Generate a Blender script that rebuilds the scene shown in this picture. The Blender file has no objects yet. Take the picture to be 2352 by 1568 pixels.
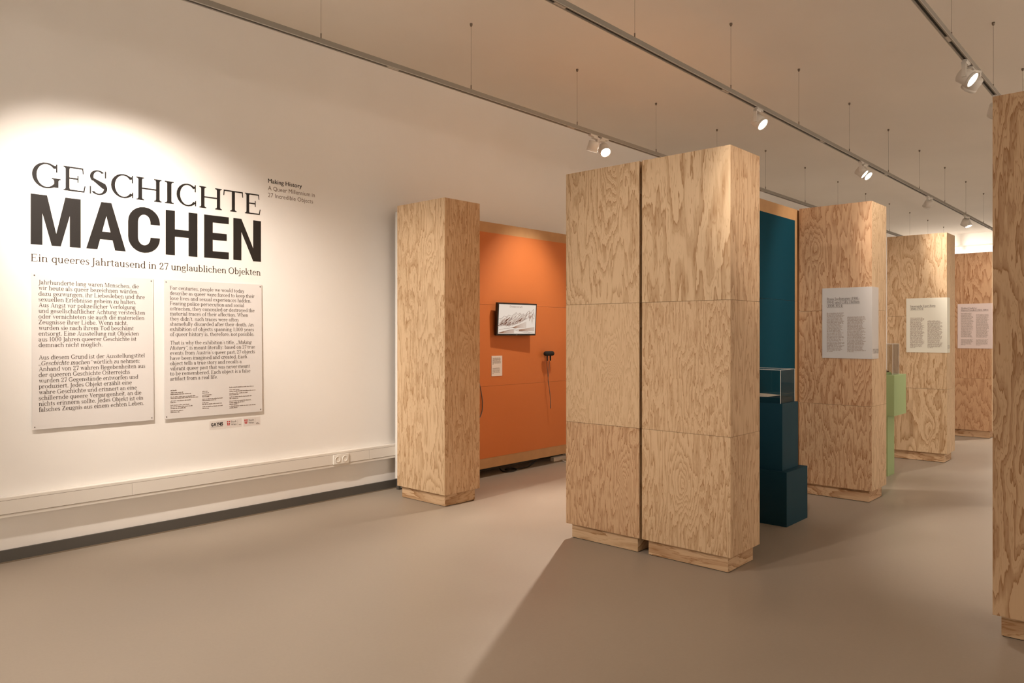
import bpy, bmesh, math, random
from mathutils import Vector, Matrix, Euler

# ------------------------------------------------------------------ camera, world, exposure
sc = bpy.context.scene
COL = sc.collection
IMG_W, IMG_H = 2352, 1568
VPR, VPL, HOR, PCX = 2740.0, -712.0, 767.0, 1176.0          # vanishing points of the room's two horizontal directions
FPX = math.sqrt((VPR - PCX) * (PCX - VPL))
YAW = math.atan((VPR - PCX) / FPX)
SN, CS = math.sin(YAW), math.cos(YAW)
CAM_H = 1.40
cam_d = bpy.data.cameras.new('camera')
cam_d.sensor_width = 36.0
cam_d.lens = FPX / IMG_W * 36.0
cam_d.shift_y = -(IMG_H / 2 - HOR) / IMG_W
cam_d.clip_start = 0.05
cam = bpy.data.objects.new('camera', cam_d)
COL.objects.link(cam)
cam.location = (0, 0, CAM_H)
# X runs along the left wall, Y towards it; camera looks along (cos, sin)
cam.rotation_euler = (math.pi / 2, 0, YAW - math.pi / 2)
sc.camera = cam

world = bpy.data.worlds.new('world')
sc.world = world
world.use_nodes = True
world.node_tree.nodes['Background'].inputs[0].default_value = (1.0, 0.82, 0.66, 1)
world.node_tree.nodes['Background'].inputs[1].default_value = 0.02

sc.view_settings.view_transform = 'Standard'
sc.view_settings.look = 'None'
sc.view_settings.gamma = 1.0
sc.view_settings.use_curve_mapping = False
sc.view_settings.exposure = 0.0
try:
    sc.cycles.max_bounces = 6
    sc.cycles.diffuse_bounces = 4
    sc.cycles.use_denoising = True
    sc.cycles.use_adaptive_sampling = True
    sc.cycles.adaptive_threshold = 0.06
    sc.cycles.sample_clamp_indirect = 8
    sc.cycles.caustics_reflective = False
    sc.cycles.caustics_refractive = False
except Exception:
    pass

LAMP_GAIN = 3.45
LAMP_TINT = (1.0, 0.885, 0.78)

# pixel helpers: a pixel only gives a direction, the plane it lies on gives the distance
def ray(px, py):
    r = (px - PCX) / FPX
    return Vector((r * SN + CS, -r * CS + SN, -(py - HOR) / FPX))
def on_y(px, py, Y):
    d = ray(px, py); t = Y / d.y
    return Vector((d.x * t, Y, CAM_H + d.z * t))
def on_x(px, py, X):
    d = ray(px, py); t = X / d.x
    return Vector((X, d.y * t, CAM_H + d.z * t))

# ------------------------------------------------------------------ materials
MATS = {}
def mat(name, color=(0.8, 0.8, 0.8), rough=0.5, metal=0.0, emit=None, strength=1.0, noise=None, bump=None, spec=0.5):
    if name in MATS: return MATS[name]
    m = bpy.data.materials.new(name); m.use_nodes = True
    nt = m.node_tree; b = nt.nodes['Principled BSDF']
    b.inputs['Base Color'].default_value = (*color, 1)
    b.inputs['Roughness'].default_value = rough
    b.inputs['Metallic'].default_value = metal
    b.inputs['Specular IOR Level'].default_value = spec
    if emit:
        b.inputs['Emission Color'].default_value = (*emit, 1)
        b.inputs['Emission Strength'].default_value = strength
    if noise or bump:
        tc = nt.nodes.new('ShaderNodeTexCoord')
    if noise:
        sc_, amt, det = noise
        n = nt.nodes.new('ShaderNodeTexNoise'); n.inputs['Scale'].default_value = sc_; n.inputs['Detail'].default_value = det
        nt.links.new(tc.outputs['Object'], n.inputs['Vector'])
        mr = nt.nodes.new('ShaderNodeMapRange'); mr.inputs[1].default_value = 0.3; mr.inputs[2].default_value = 0.7
        mr.inputs[3].default_value = 1 - amt; mr.inputs[4].default_value = 1 + amt
        nt.links.new(n.outputs['Fac'], mr.inputs[0])
        mx = nt.nodes.new('ShaderNodeVectorMath'); mx.operation = 'SCALE'
        mx.inputs[0].default_value = color
        nt.links.new(mr.outputs[0], mx.inputs['Scale'])
        nt.links.new(mx.outputs[0], b.inputs['Base Color'])
    if bump:
        sc_, st, dist = bump
        n = nt.nodes.new('ShaderNodeTexNoise'); n.inputs['Scale'].default_value = sc_; n.inputs['Detail'].default_value = 4
        nt.links.new(tc.outputs['Object'], n.inputs['Vector'])
        bp = nt.nodes.new('ShaderNodeBump'); bp.inputs['Strength'].default_value = st; bp.inputs['Distance'].default_value = dist
        nt.links.new(n.outputs['Fac'], bp.inputs['Height'])
        nt.links.new(bp.outputs[0], b.inputs['Normal'])
    MATS[name] = m
    return m

def make_plywood(name, turned):
    m = bpy.data.materials.new(name); m.use_nodes = True
    nt = m.node_tree; N = nt.nodes.new; L = nt.links.new
    b = nt.nodes['Principled BSDF']
    def val(v):
        n = N('ShaderNodeValue'); n.outputs[0].default_value = v; return n.outputs[0]
    def math_(op, a, c=None, clamp=False):
        n = N('ShaderNodeMath'); n.operation = op; n.use_clamp = clamp
        for i, x in enumerate((a, c)):
            if x is None: continue
            if isinstance(x, (int, float)): n.inputs[i].default_value = x
            else: L(x, n.inputs[i])
        return n.outputs[0]
    def attr(nm):
        n = N('ShaderNodeAttribute'); n.attribute_type = 'OBJECT'; n.attribute_name = nm
        return n.outputs['Fac']
    tc = N('ShaderNodeTexCoord'); sep = N('ShaderNodeSeparateXYZ'); L(tc.outputs['Object'], sep.inputs[0])
    u = math_('ADD', sep.outputs[0], sep.outputs[1]); v = sep.outputs[2]
    if turned: u, v = v, u
    seed = attr('grain_seed'); ring = attr('grain_rings'); red = attr('grain_red'); con = attr('grain_contrast')
    def field(su, sv, scale=1.0, detail=2.0, off=0.0, rough=0.5, dist=0.0):
        cb = N('ShaderNodeCombineXYZ')
        L(math_('MULTIPLY', u, su), cb.inputs[0]); L(math_('MULTIPLY', v, sv), cb.inputs[1])
        L(math_('MULTIPLY_ADD' if False else 'ADD', math_('MULTIPLY', seed, 3.713), off), cb.inputs[2])
        n = N('ShaderNodeTexNoise'); n.inputs['Scale'].default_value = scale; n.inputs['Detail'].default_value = detail
        n.inputs['Roughness'].default_value = rough; n.inputs['Distortion'].default_value = dist
        L(cb.outputs[0], n.inputs['Vector'])
        return n.outputs['Fac']
    big = field(2.6, 0.55, 1.0, 1.0, 0.0)
    mid = field(8.0, 1.5, 1.0, 2.0, 11.0, dist=0.3)
    jag = field(58.0, 6.0, 1.0, 2.5, 23.0, 0.6)
    fine = field(230.0, 5.0, 1.0, 2.0, 37.0)
    patch = field(3.0, 1.2, 1.0, 1.0, 51.0)
    # knots: phase swells around scattered centres
    cb = N('ShaderNodeCombineXYZ')
    L(math_('ADD', math_('MULTIPLY', u, 1.9), math_('MULTIPLY', seed, 5.1)), cb.inputs[0])
    L(math_('ADD', math_('MULTIPLY', v, 0.8), math_('MULTIPLY', mid, 0.25)), cb.inputs[1])
    L(math_('MULTIPLY', seed, 1.0), cb.inputs[2])
    vo = N('ShaderNodeTexVoronoi'); vo.inputs['Scale'].default_value = 1.0; vo.inputs['Randomness'].default_value = 1.0
    vo.voronoi_dimensions = '2D'
    L(cb.outputs[0], vo.inputs['Vector'])
    kn = math_('SUBTRACT', 1.0, math_('DIVIDE', vo.outputs['Distance'], 0.26), True)
    kn = math_('POWER', kn, 2.0)
    ph = math_('ADD', math_('MULTIPLY', big, 1.0), math_('MULTIPLY', mid, 0.42))
    ph = math_('ADD', ph, math_('MULTIPLY', jag, 0.105))
    ph = math_('ADD', ph, math_('MULTIPLY', kn, 0.30))
    ph = math_('MULTIPLY', ph, math_('MULTIPLY', ring, 1.2))
    def ramp(src, stops):
        rp = N('ShaderNodeValToRGB'); L(src, rp.inputs[0]); e = rp.color_ramp.elements
        for k, (p, c) in enumerate((stops[0], stops[-1])): e[k].position = p; e[k].color = (c, c, c, 1)
        for p, c in stops[1:-1]:
            q = e.new(p); q.color = (c, c, c, 1)
        return rp.outputs[0]
    bands = ramp(math_('FRACT', ph), ((0.0, 0.05), (0.40, 0.03), (0.66, 0.36), (0.88, 0.66), (0.945, 1.0), (0.985, 0.55), (1.0, 0.05)))
    lines = ramp(math_('FRACT', math_('MULTIPLY', ph, 3.0)), ((0.0, 0.0), (0.70, 0.0), (0.92, 1.0), (1.0, 0.0)))
    lmask = ramp(patch, ((0.32, 0.0), (0.55, 1.0)))
    prof = math_('ADD', math_('MULTIPLY', bands, 0.88), math_('MULTIPLY', math_('MULTIPLY', lines, lmask), 0.55))
    prof = math_('MULTIPLY', prof, math_('MULTIPLY', con, 1.32))
    prof = math_('ADD', prof, math_('MULTIPLY', math_('SUBTRACT', fine, 0.5), 0.30), True)
    prof = math_('ADD', prof, math_('MULTIPLY', math_('SUBTRACT', patch, 0.5), 0.20), True)
    light = N('ShaderNodeMix'); light.data_type = 'RGBA'; L(red, light.inputs[0])
    light.inputs[6].default_value = (0.64, 0.465, 0.29, 1); light.inputs[7].default_value = (0.55, 0.325, 0.18, 1)
    dark = N('ShaderNodeMix'); dark.data_type = 'RGBA'; L(red, dark.inputs[0])
    dark.inputs[6].default_value = (0.37, 0.215, 0.10, 1); dark.inputs[7].default_value = (0.30, 0.125, 0.05, 1)
    mx = N('ShaderNodeMix'); mx.data_type = 'RGBA'; L(prof, mx.inputs[0])
    L(light.outputs[2], mx.inputs[6]); L(dark.outputs[2], mx.inputs[7])
    L(mx.outputs[2], b.inputs['Base Color'])
    b.inputs['Roughness'].default_value = 0.5
    b.inputs['Specular IOR Level'].default_value = 0.35
    return m

M_PLY = make_plywood('plywood_upright_grain', False)
M_PLYH = make_plywood('plywood_level_grain', True)
M_WALL = mat('wall_paint', (0.86, 0.835, 0.80), 0.75, bump=(7.0, 0.12, 0.02), noise=(1.2, 0.015, 3))
M_CEIL = mat('ceiling_paint', (0.86, 0.81, 0.74), 0.9, noise=(0.9, 0.02, 3))
M_BASE = mat('baseboard_grey', (0.085, 0.078, 0.068), 0.55)
M_TRUNK = mat('trunking_white', (0.78, 0.74, 0.68), 0.45)
M_SEAM = mat('seam_dark', (0.22, 0.17, 0.12), 0.8)
M_WHITE = mat('white_lacquer', (0.80, 0.77, 0.72), 0.4)
M_SOCK = mat('socket_plastic', (0.84, 0.81, 0.75), 0.3)
M_HOLE = mat('socket_hole', (0.12, 0.10, 0.08), 0.6)
M_INK = mat('vinyl_black', (0.012, 0.010, 0.009), 0.42, bump=(160, 0.25, 0.002))
M_PRINT = mat('print_brown', (0.060, 0.038, 0.026), 0.6)
M_PRINT2 = mat('print_soft', (0.20, 0.15, 0.12), 0.7)
M_PANEL = mat('text_panel', (0.72, 0.69, 0.67), 0.5)
M_SCREW = mat('screw_steel', (0.25, 0.22, 0.2), 0.4, 0.9)
M_TRACK = mat('track_metal', (0.30, 0.275, 0.235), 0.5, 0.0)
M_TRACKLO = mat('track_lip', (0.55, 0.51, 0.45), 0.45)
M_SLOT = mat('track_slot', (0.02, 0.018, 0.015), 0.7)
M_LAMP = mat('lamp_white', (0.72, 0.69, 0.64), 0.4)
M_WIRE = mat('steel_wire', (0.22, 0.18, 0.14), 0.4, 0.6)
M_LENS = mat('lamp_lens', (0.9, 0.9, 0.9), 0.3, emit=(1.0, 0.93, 0.84), strength=14)
M_MDF = mat('natural_board', (0.50, 0.285, 0.125), 0.6, noise=(9, 0.06, 4))
M_ORANGE = mat('orange_paint', (0.62, 0.185, 0.045), 0.6, noise=(2.0, 0.02, 3))
M_TEAL = mat('teal_paint', (0.003, 0.050, 0.078), 0.75, spec=0.1)
M_TEALP = mat('teal_pedestal', (0.004, 0.036, 0.055), 0.6, spec=0.25)
M_GREEN = mat('green_pedestal', (0.33, 0.43, 0.20), 0.55)
M_BLACK = mat('black_plastic', (0.012, 0.011, 0.010), 0.35)
M_BLACKM = mat('black_foam', (0.012, 0.011, 0.010), 0.8)
M_SCREEN = mat('screen_glow', (0.05, 0.05, 0.05), 0.3, emit=(0.72, 0.62, 0.53), strength=0.95)
M_ETCH = mat('etching_brown', (0.16, 0.07, 0.045), 0.8)
M_ETCH2 = mat('etching_pale', (0.40, 0.28, 0.22), 0.8)
M_PAPER = mat('paper_cream', (0.82, 0.70, 0.58), 0.7)
M_CARD = mat('card_white', (0.82, 0.78, 0.74), 0.6)
M_CABLE = mat('cable_black', (0.015, 0.013, 0.012), 0.5)
M_CABLEG = mat('cable_grey', (0.13, 0.11, 0.10), 0.4)
M_RED = mat('shield_red', (0.50, 0.03, 0.02), 0.5)
M_FILM = mat('sticker_film', (0.76, 0.71, 0.67), 0.35)
M_WOODBIT = mat('dark_wood_object', (0.06, 0.03, 0.015), 0.5)

for _m in (M_LENS, M_SCREEN): _m.cycles.emission_sampling = 'NONE'      # their light is carried by the bulbs

def make_floor():
    m = mat('floor_linoleum', (0.42, 0.345, 0.265), 0.42, spec=0.35)
    nt = m.node_tree; b = nt.nodes['Principled BSDF']; N = nt.nodes.new; L = nt.links.new
    tc = N('ShaderNodeTexCoord')
    n1 = N('ShaderNodeTexNoise'); n1.inputs['Scale'].default_value = 0.9; n1.inputs['Detail'].default_value = 5
    n2 = N('ShaderNodeTexNoise'); n2.inputs['Scale'].default_value = 60; n2.inputs['Detail'].default_value = 3
    L(tc.outputs['Object'], n1.inputs['Vector']); L(tc.outputs['Object'], n2.inputs['Vector'])
    a = N('ShaderNodeMath'); a.operation = 'ADD'; L(n1.outputs['Fac'], a.inputs[0])
    s = N('ShaderNodeMath'); s.operation = 'MULTIPLY'; s.inputs[1].default_value = 0.25; L(n2.outputs['Fac'], s.inputs[0]); L(s.outputs[0], a.inputs[1])
    rp = N('ShaderNodeValToRGB'); L(a.outputs[0], rp.inputs[0])
    rp.color_ramp.elements[0].position = 0.35; rp.color_ramp.elements[0].color = (0.345, 0.29, 0.23, 1)
    rp.color_ramp.elements[1].position = 0.9; rp.color_ramp.elements[1].color = (0.405, 0.34, 0.27, 1)
    L(rp.outputs[0], b.inputs['Base Color'])
    mr = N('ShaderNodeMapRange'); mr.inputs[1].default_value = 0.3; mr.inputs[2].default_value = 0.7; mr.inputs[3].default_value = 0.34; mr.inputs[4].default_value = 0.5
    L(n1.outputs['Fac'], mr.inputs[0]); L(mr.outputs[0], b.inputs['Roughness'])
    return m
M_FLOOR = make_floor()

def make_glass():
    m = bpy.data.materials.new('clear_acrylic'); m.use_nodes = True
    nt = m.node_tree; nt.nodes.clear(); N = nt.nodes.new; L = nt.links.new
    out = N('ShaderNodeOutputMaterial'); tr = N('ShaderNodeBsdfTransparent'); gl = N('ShaderNodeBsdfGlossy'); mx = N('ShaderNodeMixShader')
    lw = N('ShaderNodeLayerWeight'); lw.inputs['Blend'].default_value = 0.5
    pw = N('ShaderNodeMath'); pw.operation = 'POWER'; pw.inputs[1].default_value = 5.0
    ml = N('ShaderNodeMath'); ml.operation = 'MULTIPLY_ADD'; ml.inputs[1].default_value = 0.9; ml.inputs[2].default_value = 0.045
    L(lw.outputs['Facing'], pw.inputs[0]); L(pw.outputs[0], ml.inputs[0])
    tr.inputs[0].default_value = (0.93, 0.93, 0.92, 1); gl.inputs['Roughness'].default_value = 0.03
    L(ml.outputs[0], mx.inputs[0]); L(tr.outputs[0], mx.inputs[1]); L(gl.outputs[0], mx.inputs[2]); L(mx.outputs[0], out.inputs[0])
    return m
M_GLASS = make_glass()
M_EDGE = mat('acrylic_edge', (0.62, 0.60, 0.56), 0.25)

# ------------------------------------------------------------------ object helpers
def link(name, me, parent=None, loc=None):
    o = bpy.data.objects.new(name, me); COL.objects.link(o)
    if parent is not None: o.parent = parent
    if loc is not None: o.location = loc
    return o
def thing(name, label, cat, loc=(0, 0, 0), group=None):
    o = link(name, None); o.location = loc; o.empty_display_size = 0.05
    o['label'] = label; o['category'] = cat
    if group: o['group'] = group
    return o
def tag(o, label, cat, group=None):
    o['label'] = label; o['category'] = cat
    if group: o['group'] = group
    return o
def structure(o, label=None):
    o['kind'] = 'structure'
    if label: o['label'] = label
    return o
def mesh(name, verts, faces, m, smooth=False):
    me = bpy.data.meshes.new(name); me.from_pydata([tuple(v) for v in verts], [], faces)
    me.materials.append(m)
    if smooth:
        for p in me.polygons: p.use_smooth = True
    me.update()
    return me
BOXF = [(0, 3, 2, 1), (4, 5, 6, 7), (0, 1, 5, 4), (1, 2, 6, 5), (2, 3, 7, 6), (3, 0, 4, 7)]
def box_data(a, b):
    x0, y0, z0 = a; x1, y1, z1 = b
    return [(x0, y0, z0), (x1, y0, z0), (x1, y1, z0), (x0, y1, z0), (x0, y0, z1), (x1, y0, z1), (x1, y1, z1), (x0, y1, z1)]
def box(name, a, b, m, parent=None, bevel=0.0):
    """box from world corners; mesh is kept local to the parent's location"""
    o_ = Vector(parent_world(parent)) if parent is not None else Vector((0, 0, 0))
    a = Vector(a) - o_; b = Vector(b) - o_
    c = (a + b) / 2
    vs = [Vector(v) - c for v in box_data(a, b)]
    me = mesh(name, vs, BOXF, m)
    if bevel > 0:
        bm = bmesh.new(); bm.from_mesh(me)
        bmesh.ops.bevel(bm, geom=bm.edges[:], offset=bevel, segments=2, profile=0.7, affect='EDGES')
        bm.to_mesh(me); bm.free()
    return link(name, me, parent, c)
def parent_world(p):
    l = Vector((0, 0, 0))
    while p is not None:
        l = l + p.location; p = p.parent
    return l
def boxes(name, lst, m, parent=None):
    o_ = Vector(parent_world(parent)) if parent is not None else Vector((0, 0, 0))
    vs, fs = [], []
    for a, b in lst:
        k = len(vs)
        vs += [Vector(v) - o_ for v in box_data(a, b)]
        fs += [tuple(i + k for i in f) for f in BOXF]
    return link(name, mesh(name, vs, fs, m), parent)
def cyl_data(p0, p1, r0, r1=None, n=20, caps=True):
    p0 = Vector(p0); p1 = Vector(p1); r1 = r0 if r1 is None else r1
    ax = (p1 - p0).normalized(); t = Vector((0, 0, 1)) if abs(ax.z) < 0.9 else Vector((1, 0, 0))
    u = ax.cross(t).normalized(); v = ax.cross(u)
    vs, fs = [], []
    for p, r in ((p0, r0), (p1, r1)):
        for i in range(n):
            a = 2 * math.pi * i / n
            vs.append(p + (u * math.cos(a) + v * math.sin(a)) * r)
    for i in range(n):
        j = (i + 1) % n
        fs.append((i, i + n, j + n, j))
    if caps:
        fs.append(tuple(range(n))); fs.append(tuple(range(2 * n - 1, n - 1, -1)))
    return vs, fs
def cyl(name, p0, p1, r0, m, parent=None, r1=None, n=20):
    o_ = Vector(parent_world(parent)) if parent is not None else Vector((0, 0, 0))
    vs, fs = cyl_data(Vector(p0) - o_, Vector(p1) - o_, r0, r1, n)
    me = mesh(name, vs, fs, m)
    for p in me.polygons: p.use_smooth = len(p.vertices) == 4
    return link(name, me, parent)
def lathe(name, origin, axis, prof, m, parent=None, n=24):
    """prof: list of (distance along axis, radius)"""
    o_ = Vector(parent_world(parent)) if parent is not None else Vector((0, 0, 0))
    origin = Vector(origin) - o_; ax = Vector(axis).normalized()
    t = Vector((0, 0, 1)) if abs(ax.z) < 0.9 else Vector((1, 0, 0))
    u = ax.cross(t).normalized(); v = ax.cross(u)
    vs, fs = [], []
    for d, r in prof:
        for i in range(n):
            a = 2 * math.pi * i / n
            vs.append(origin + ax * d + (u * math.cos(a) + v * math.sin(a)) * max(r, 1e-5))
    for k in range(len(prof) - 1):
        for i in range(n):
            j = (i + 1) % n
            fs.append((k * n + i, (k + 1) * n + i, (k + 1) * n + j, k * n + j))
    return link(name, mesh(name, vs, fs, m, True), parent)
def tube(name, pts, r, m, parent=None, n=8, sub=6):
    """smooth tube through the given world points"""
    o_ = Vector(parent_world(parent)) if parent is not None else Vector((0, 0, 0))
    P = [Vector(p) - o_ for p in pts]
    Q = []
    for i in range(len(P) - 1):
        p0 = P[max(i - 1, 0)]; p1 = P[i]; p2 = P[i + 1]; p3 = P[min(i + 2, len(P) - 1)]
        for k in range(sub):
            t = k / sub
            Q.append(0.5 * ((2 * p1) + (p2 - p0) * t + (2 * p0 - 5 * p1 + 4 * p2 - p3) * t * t + (3 * p1 - p0 - 3 * p2 + p3) * t ** 3))
    Q.append(P[-1])
    vs, fs = [], []
    nrm = None
    for i, q in enumerate(Q):
        d = (Q[min(i + 1, len(Q) - 1)] - Q[max(i - 1, 0)]).normalized()
        if nrm is None:
            nrm = d.cross(Vector((0.3, 0.2, 0.9))).normalized()
        nrm = (nrm - d * nrm.dot(d)).normalized()
        b = d.cross(nrm)
        for k in range(n):
            a = 2 * math.pi * k / n
            vs.append(q + (nrm * math.cos(a) + b * math.sin(a)) * r)
    for i in range(len(Q) - 1):
        for k in range(n):
            j = (k + 1) % n
            fs.append((i * n + k, i * n + j, (i + 1) * n + j, (i + 1) * n + k))
    fs.append(tuple(range(n - 1, -1, -1))); fs.append(tuple(range((len(Q) - 1) * n, len(Q) * n)))
    return link(name, mesh(name, vs, fs, m, True), parent)

# ------------------------------------------------------------------ room shell
WALL_Y, CEIL_Z, END_X, BACK_X, RIGHT_Y = 5.385, 3.85, 21.3, -4.5, -5.0
structure(box('floor', (BACK_X, RIGHT_Y, -0.1), (END_X, WALL_Y, 0.0), M_FLOOR))
structure(box('ceiling', (BACK_X, RIGHT_Y, CEIL_Z), (END_X, WALL_Y, CEIL_Z + 0.1), M_CEIL))
structure(box('wall_left', (BACK_X, WALL_Y, -0.1), (END_X, WALL_Y + 0.15, CEIL_Z + 0.1), M_WALL))
structure(box('wall_end', (END_X, RIGHT_Y, -0.1), (END_X + 0.15, WALL_Y + 0.15, CEIL_Z + 0.1), M_WALL))
structure(box('wall_right', (BACK_X, RIGHT_Y - 0.15, -0.1), (END_X, RIGHT_Y, CEIL_Z + 0.1), M_WALL))
structure(box('wall_back', (BACK_X - 0.15, RIGHT_Y - 0.15, -0.1), (BACK_X, WALL_Y + 0.15, CEIL_Z + 0.1), M_WALL))
structure(box('baseboard_left', (BACK_X, WALL_Y - 0.014, 0.0), (END_X, WALL_Y, 0.078), M_BASE))
structure(box('trim_1', (BACK_X, WALL_Y - 0.019, 0.0), (END_X, WALL_Y - 0.014, 0.008), M_SEAM))
structure(box('trim_2', (END_X - 0.35, RIGHT_Y, 3.57), (END_X, WALL_Y, CEIL_Z), M_CEIL))

# cable trunking on the left wall with its cover, seams and a double socket
TRW = WALL_Y - 0.0005
tr = thing('cable_trunking', 'long white cable trunking running low along the white wall', 'trunking', (0, WALL_Y, 0.284))
TY = WALL_Y - 0.055
box('channel', (BACK_X, TY, 0.284), (END_X, TRW, 0.408), M_TRUNK, tr, 0.004)
xs = [BACK_X, -1.9, 2.02, 4.0, 8.0, 12.0, END_X]
for i in range(len(xs) - 1):
    box('cover', (xs[i] + 0.001, TY - 0.004, 0.308), (xs[i + 1] - 0.001, TY, 0.388), M_TRUNK, tr)
box('seam', (BACK_X, TY - 0.0015, 0.3055), (END_X, TY, 0.3078), M_SEAM, tr)
box('seam', (BACK_X, TY - 0.0015, 0.3882), (END_X, TY, 0.390), M_SEAM, tr)
so = thing('double_socket', 'white double power socket on the cable trunking beside the plywood column', 'socket', (3.70, TY - 0.004, 0.347))
SX = 3.625
box('frame', (SX, TY - 0.014, 0.306), (SX + 0.152, TY - 0.004, 0.388), M_SOCK, so, 0.004)
for k in range(2):
    cx = SX + 0.040 + 0.072 * k
    ins = lathe('socket_insert', (cx, TY - 0.014, 0.347), (0, 1, 0), [(-0.001, 0.027), (-0.004, 0.026), (-0.004, 0.0215), (0.008, 0.020), (0.008, 0.0)], M_SOCK, so)
    for dx in (-0.0095, 0.0095):
        cyl('hole', (cx + dx, TY - 0.0062, 0.347), (cx + dx, TY - 0.0058, 0.347), 0.0028, M_HOLE, ins, n=10)

# ------------------------------------------------------------------ plywood columns
random.seed(7)
def set_grain(o, seed, rings, red, con):
    o['grain_seed'] = float(seed); o['grain_rings'] = float(rings); o['grain_red'] = float(red); o['grain_contrast'] = float(con)
def mitred(name, x0, x1, z0, z1, t, m, parent, mtx):
    """sheet with mitred upright edges; x along its width, outer face at y = 0, thickness towards +y"""
    vs = [(x0, 0, z0), (x1, 0, z0), (x1, 0, z1), (x0, 0, z1), (x0 + t, t, z0), (x1 - t, t, z0), (x1 - t, t, z1), (x0 + t, t, z1)]
    fs = [(0, 1, 2, 3), (5, 4, 7, 6), (1, 5, 6, 2), (4, 0, 3, 7), (3, 2, 6, 7), (4, 5, 1, 0)]
    zc = (z0 + z1) / 2
    vs = [(x, y, z - zc) for x, y, z in vs]
    o = link(name, mesh(name, vs, fs, m), parent)
    o.matrix_local = mtx @ Matrix.Translation((0, 0, zc))
    return o
def column(label, X, Y0, W, D, joints, spec, group='plywood columns', H=2.5, PL=0.10, inset=0.03):
    """X front face, Y0 right edge, W width along Y, D depth along X; spec gives (seed, rings, red, contrast) per tier for front and side"""
    root = thing('plywood_column', label, 'column', (X, Y0, 0), group)
    T = 0.018; G = 0.0009
    zs = [PL] + joints + [H]
    rot = {
        'front_panel': (Matrix.Translation((0, W, 0)) @ Matrix.Rotation(-math.pi / 2, 4, 'Z'), W),
        'side_panel': (Matrix.Identity(4), D),
        'far_side_panel': (Matrix.Translation((D, W, 0)) @ Matrix.Rotation(math.pi, 4, 'Z'), D),
        'back_panel': (Matrix.Translation((D, 0, 0)) @ Matrix.Rotation(math.pi / 2, 4, 'Z'), W)}
    for i in range(len(zs) - 1):
        z0 = zs[i] + (G if i else 0); z1 = zs[i + 1] - (G if i < len(zs) - 2 else 0)
        for nm, (mt, wd) in rot.items():
            o = mitred(nm, 0, wd, z0, z1, T, M_PLY, root, mt)
            if nm == 'front_panel': s = spec['front'][i]
            elif nm == 'side_panel': s = spec['side'][i]
            else: s = (random.uniform(20, 90), 9, 0.3, 0.7)
            set_grain(o, *s)
    o = box('top_panel', (X + T, Y0 + T, H - T), (X + D - T, Y0 + W - T, H - 0.0005), M_PLY, root); set_grain(o, 31, 8, 0.2, 0.7)
    o = box('inner_board', (X + T, Y0 + T, PL), (X + D - T, Y0 + W - T, PL + T), M_PLY, root); set_grain(o, 35, 8, 0.2, 0.7)
    # plinth of four mitred boards
    pm = {
        0: (Matrix.Translation((inset, W - inset, 0)) @ Matrix.Rotation(-math.pi / 2, 4, 'Z'), W - 2 * inset),
        1: (Matrix.Translation((inset, inset, 0)), D - 2 * inset),
        2: (Matrix.Translation((D - inset, W - inset, 0)) @ Matrix.Rotation(math.pi, 4, 'Z'), D - 2 * inset),
        3: (Matrix.Translation((D - inset, inset, 0)) @ Matrix.Rotation(math.pi / 2, 4, 'Z'), W - 2 * inset)}
    for k, (mt, wd) in pm.items():
        o = mitred('plinth_board', 0, wd, 0.004, PL, T, M_PLYH, root, mt)
        set_grain(o, spec.get('pl', 3) + k * 4.3, 5.5, spec.get('plred', 0.25), 0.9)
    box('floor_pad', (X + inset + 0.004, Y0 + inset + 0.004, 0.0), (X + D - inset - 0.004, Y0 + W - inset - 0.004, 0.004), M_BLACKM, root)
    return root
J = [0.80, 1.60]
column('single plywood column beside the white wall and orange partition', 4.09, 4.455, 0.60, 0.40, [],
       {'front': [(2.0, 13, 0.0, 0.75)], 'side': [(5.5, 15, 0.25, 0.75)], 'pl': 12, 'plred': 0.2})
column('plywood column in the middle, nearer the orange partition, left of a narrow gap', 4.065, 2.605, 0.59, 0.40, J,
       {'front': [(14.2, 20, 0.5, 0.85), (8.4, 24, 0.10, 0.5), (4.1, 13, 0.05, 0.8)], 'side': [(3, 12, 0.2, .8)] * 3, 'pl': 40, 'plred': 0.2})
column('large plywood column in the middle, right of a narrow gap, before teal pedestal', 4.065, 1.985, 0.60, 0.395, J,
       {'front': [(23.6, 17, 0.15, 0.75), (19.3, 19, 0.15, 0.7), (6.9, 7.5, 0.0, 0.9)], 'side': [(30.1, 13, 0.30, .75), (33.3, 13, 0.3, .7), (36.1, 12, 0.3, .75)], 'pl': 50, 'plred': 0.35})
column('plywood column with grey Rosa Jochmann text sign on its corner', 6.565, 1.96, 0.60, 0.395, J,
       {'front': [(41.7, 14, 0.65, 0.9), (44.4, 12, 0.8, 0.95), (47.2, 13, 0.75, 0.85)], 'side': [(52.2, 12, 0.1, .6), (55.4, 12, 0.15, .7), (58.1, 13, 0.0, .6)], 'pl': 60, 'plred': 0.5})
column('yellowish plywood column with cream Smaragda Eger-Berg text sign', 9.155, 1.97, 0.60, 0.37, J,
       {'front': [(61.5, 8, 0.0, 0.9), (64.3, 11, 0.0, 0.85), (67.6, 11, 0.0, 0.8)], 'side': [(71, 13, 0.0, .45), (74, 13, 0.0, .45), (77, 13, 0.0, .45)], 'pl': 70, 'plred': 0.3})
column('reddish plywood column farthest away with pinkish text sign', 11.70, 1.985, 0.60, 0.38, J,
       {'front': [(81.5, 10, 0.85, 0.7), (84.3, 11, 0.85, 0.75), (87.6, 9, 0.85, 0.8)], 'side': [(91, 13, 0.0, .4)] * 3, 'pl': 80, 'plred': 0.5})
column('plywood column cut off by the right edge of the photo', 4.065, 0.087, 0.60, 0.40, [],
       {'front': [(95.3, 11, 0.35, 0.95)], 'side': [(99, 11, 0.3, 0.8)], 'pl': 90, 'plred': 0.3})

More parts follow.
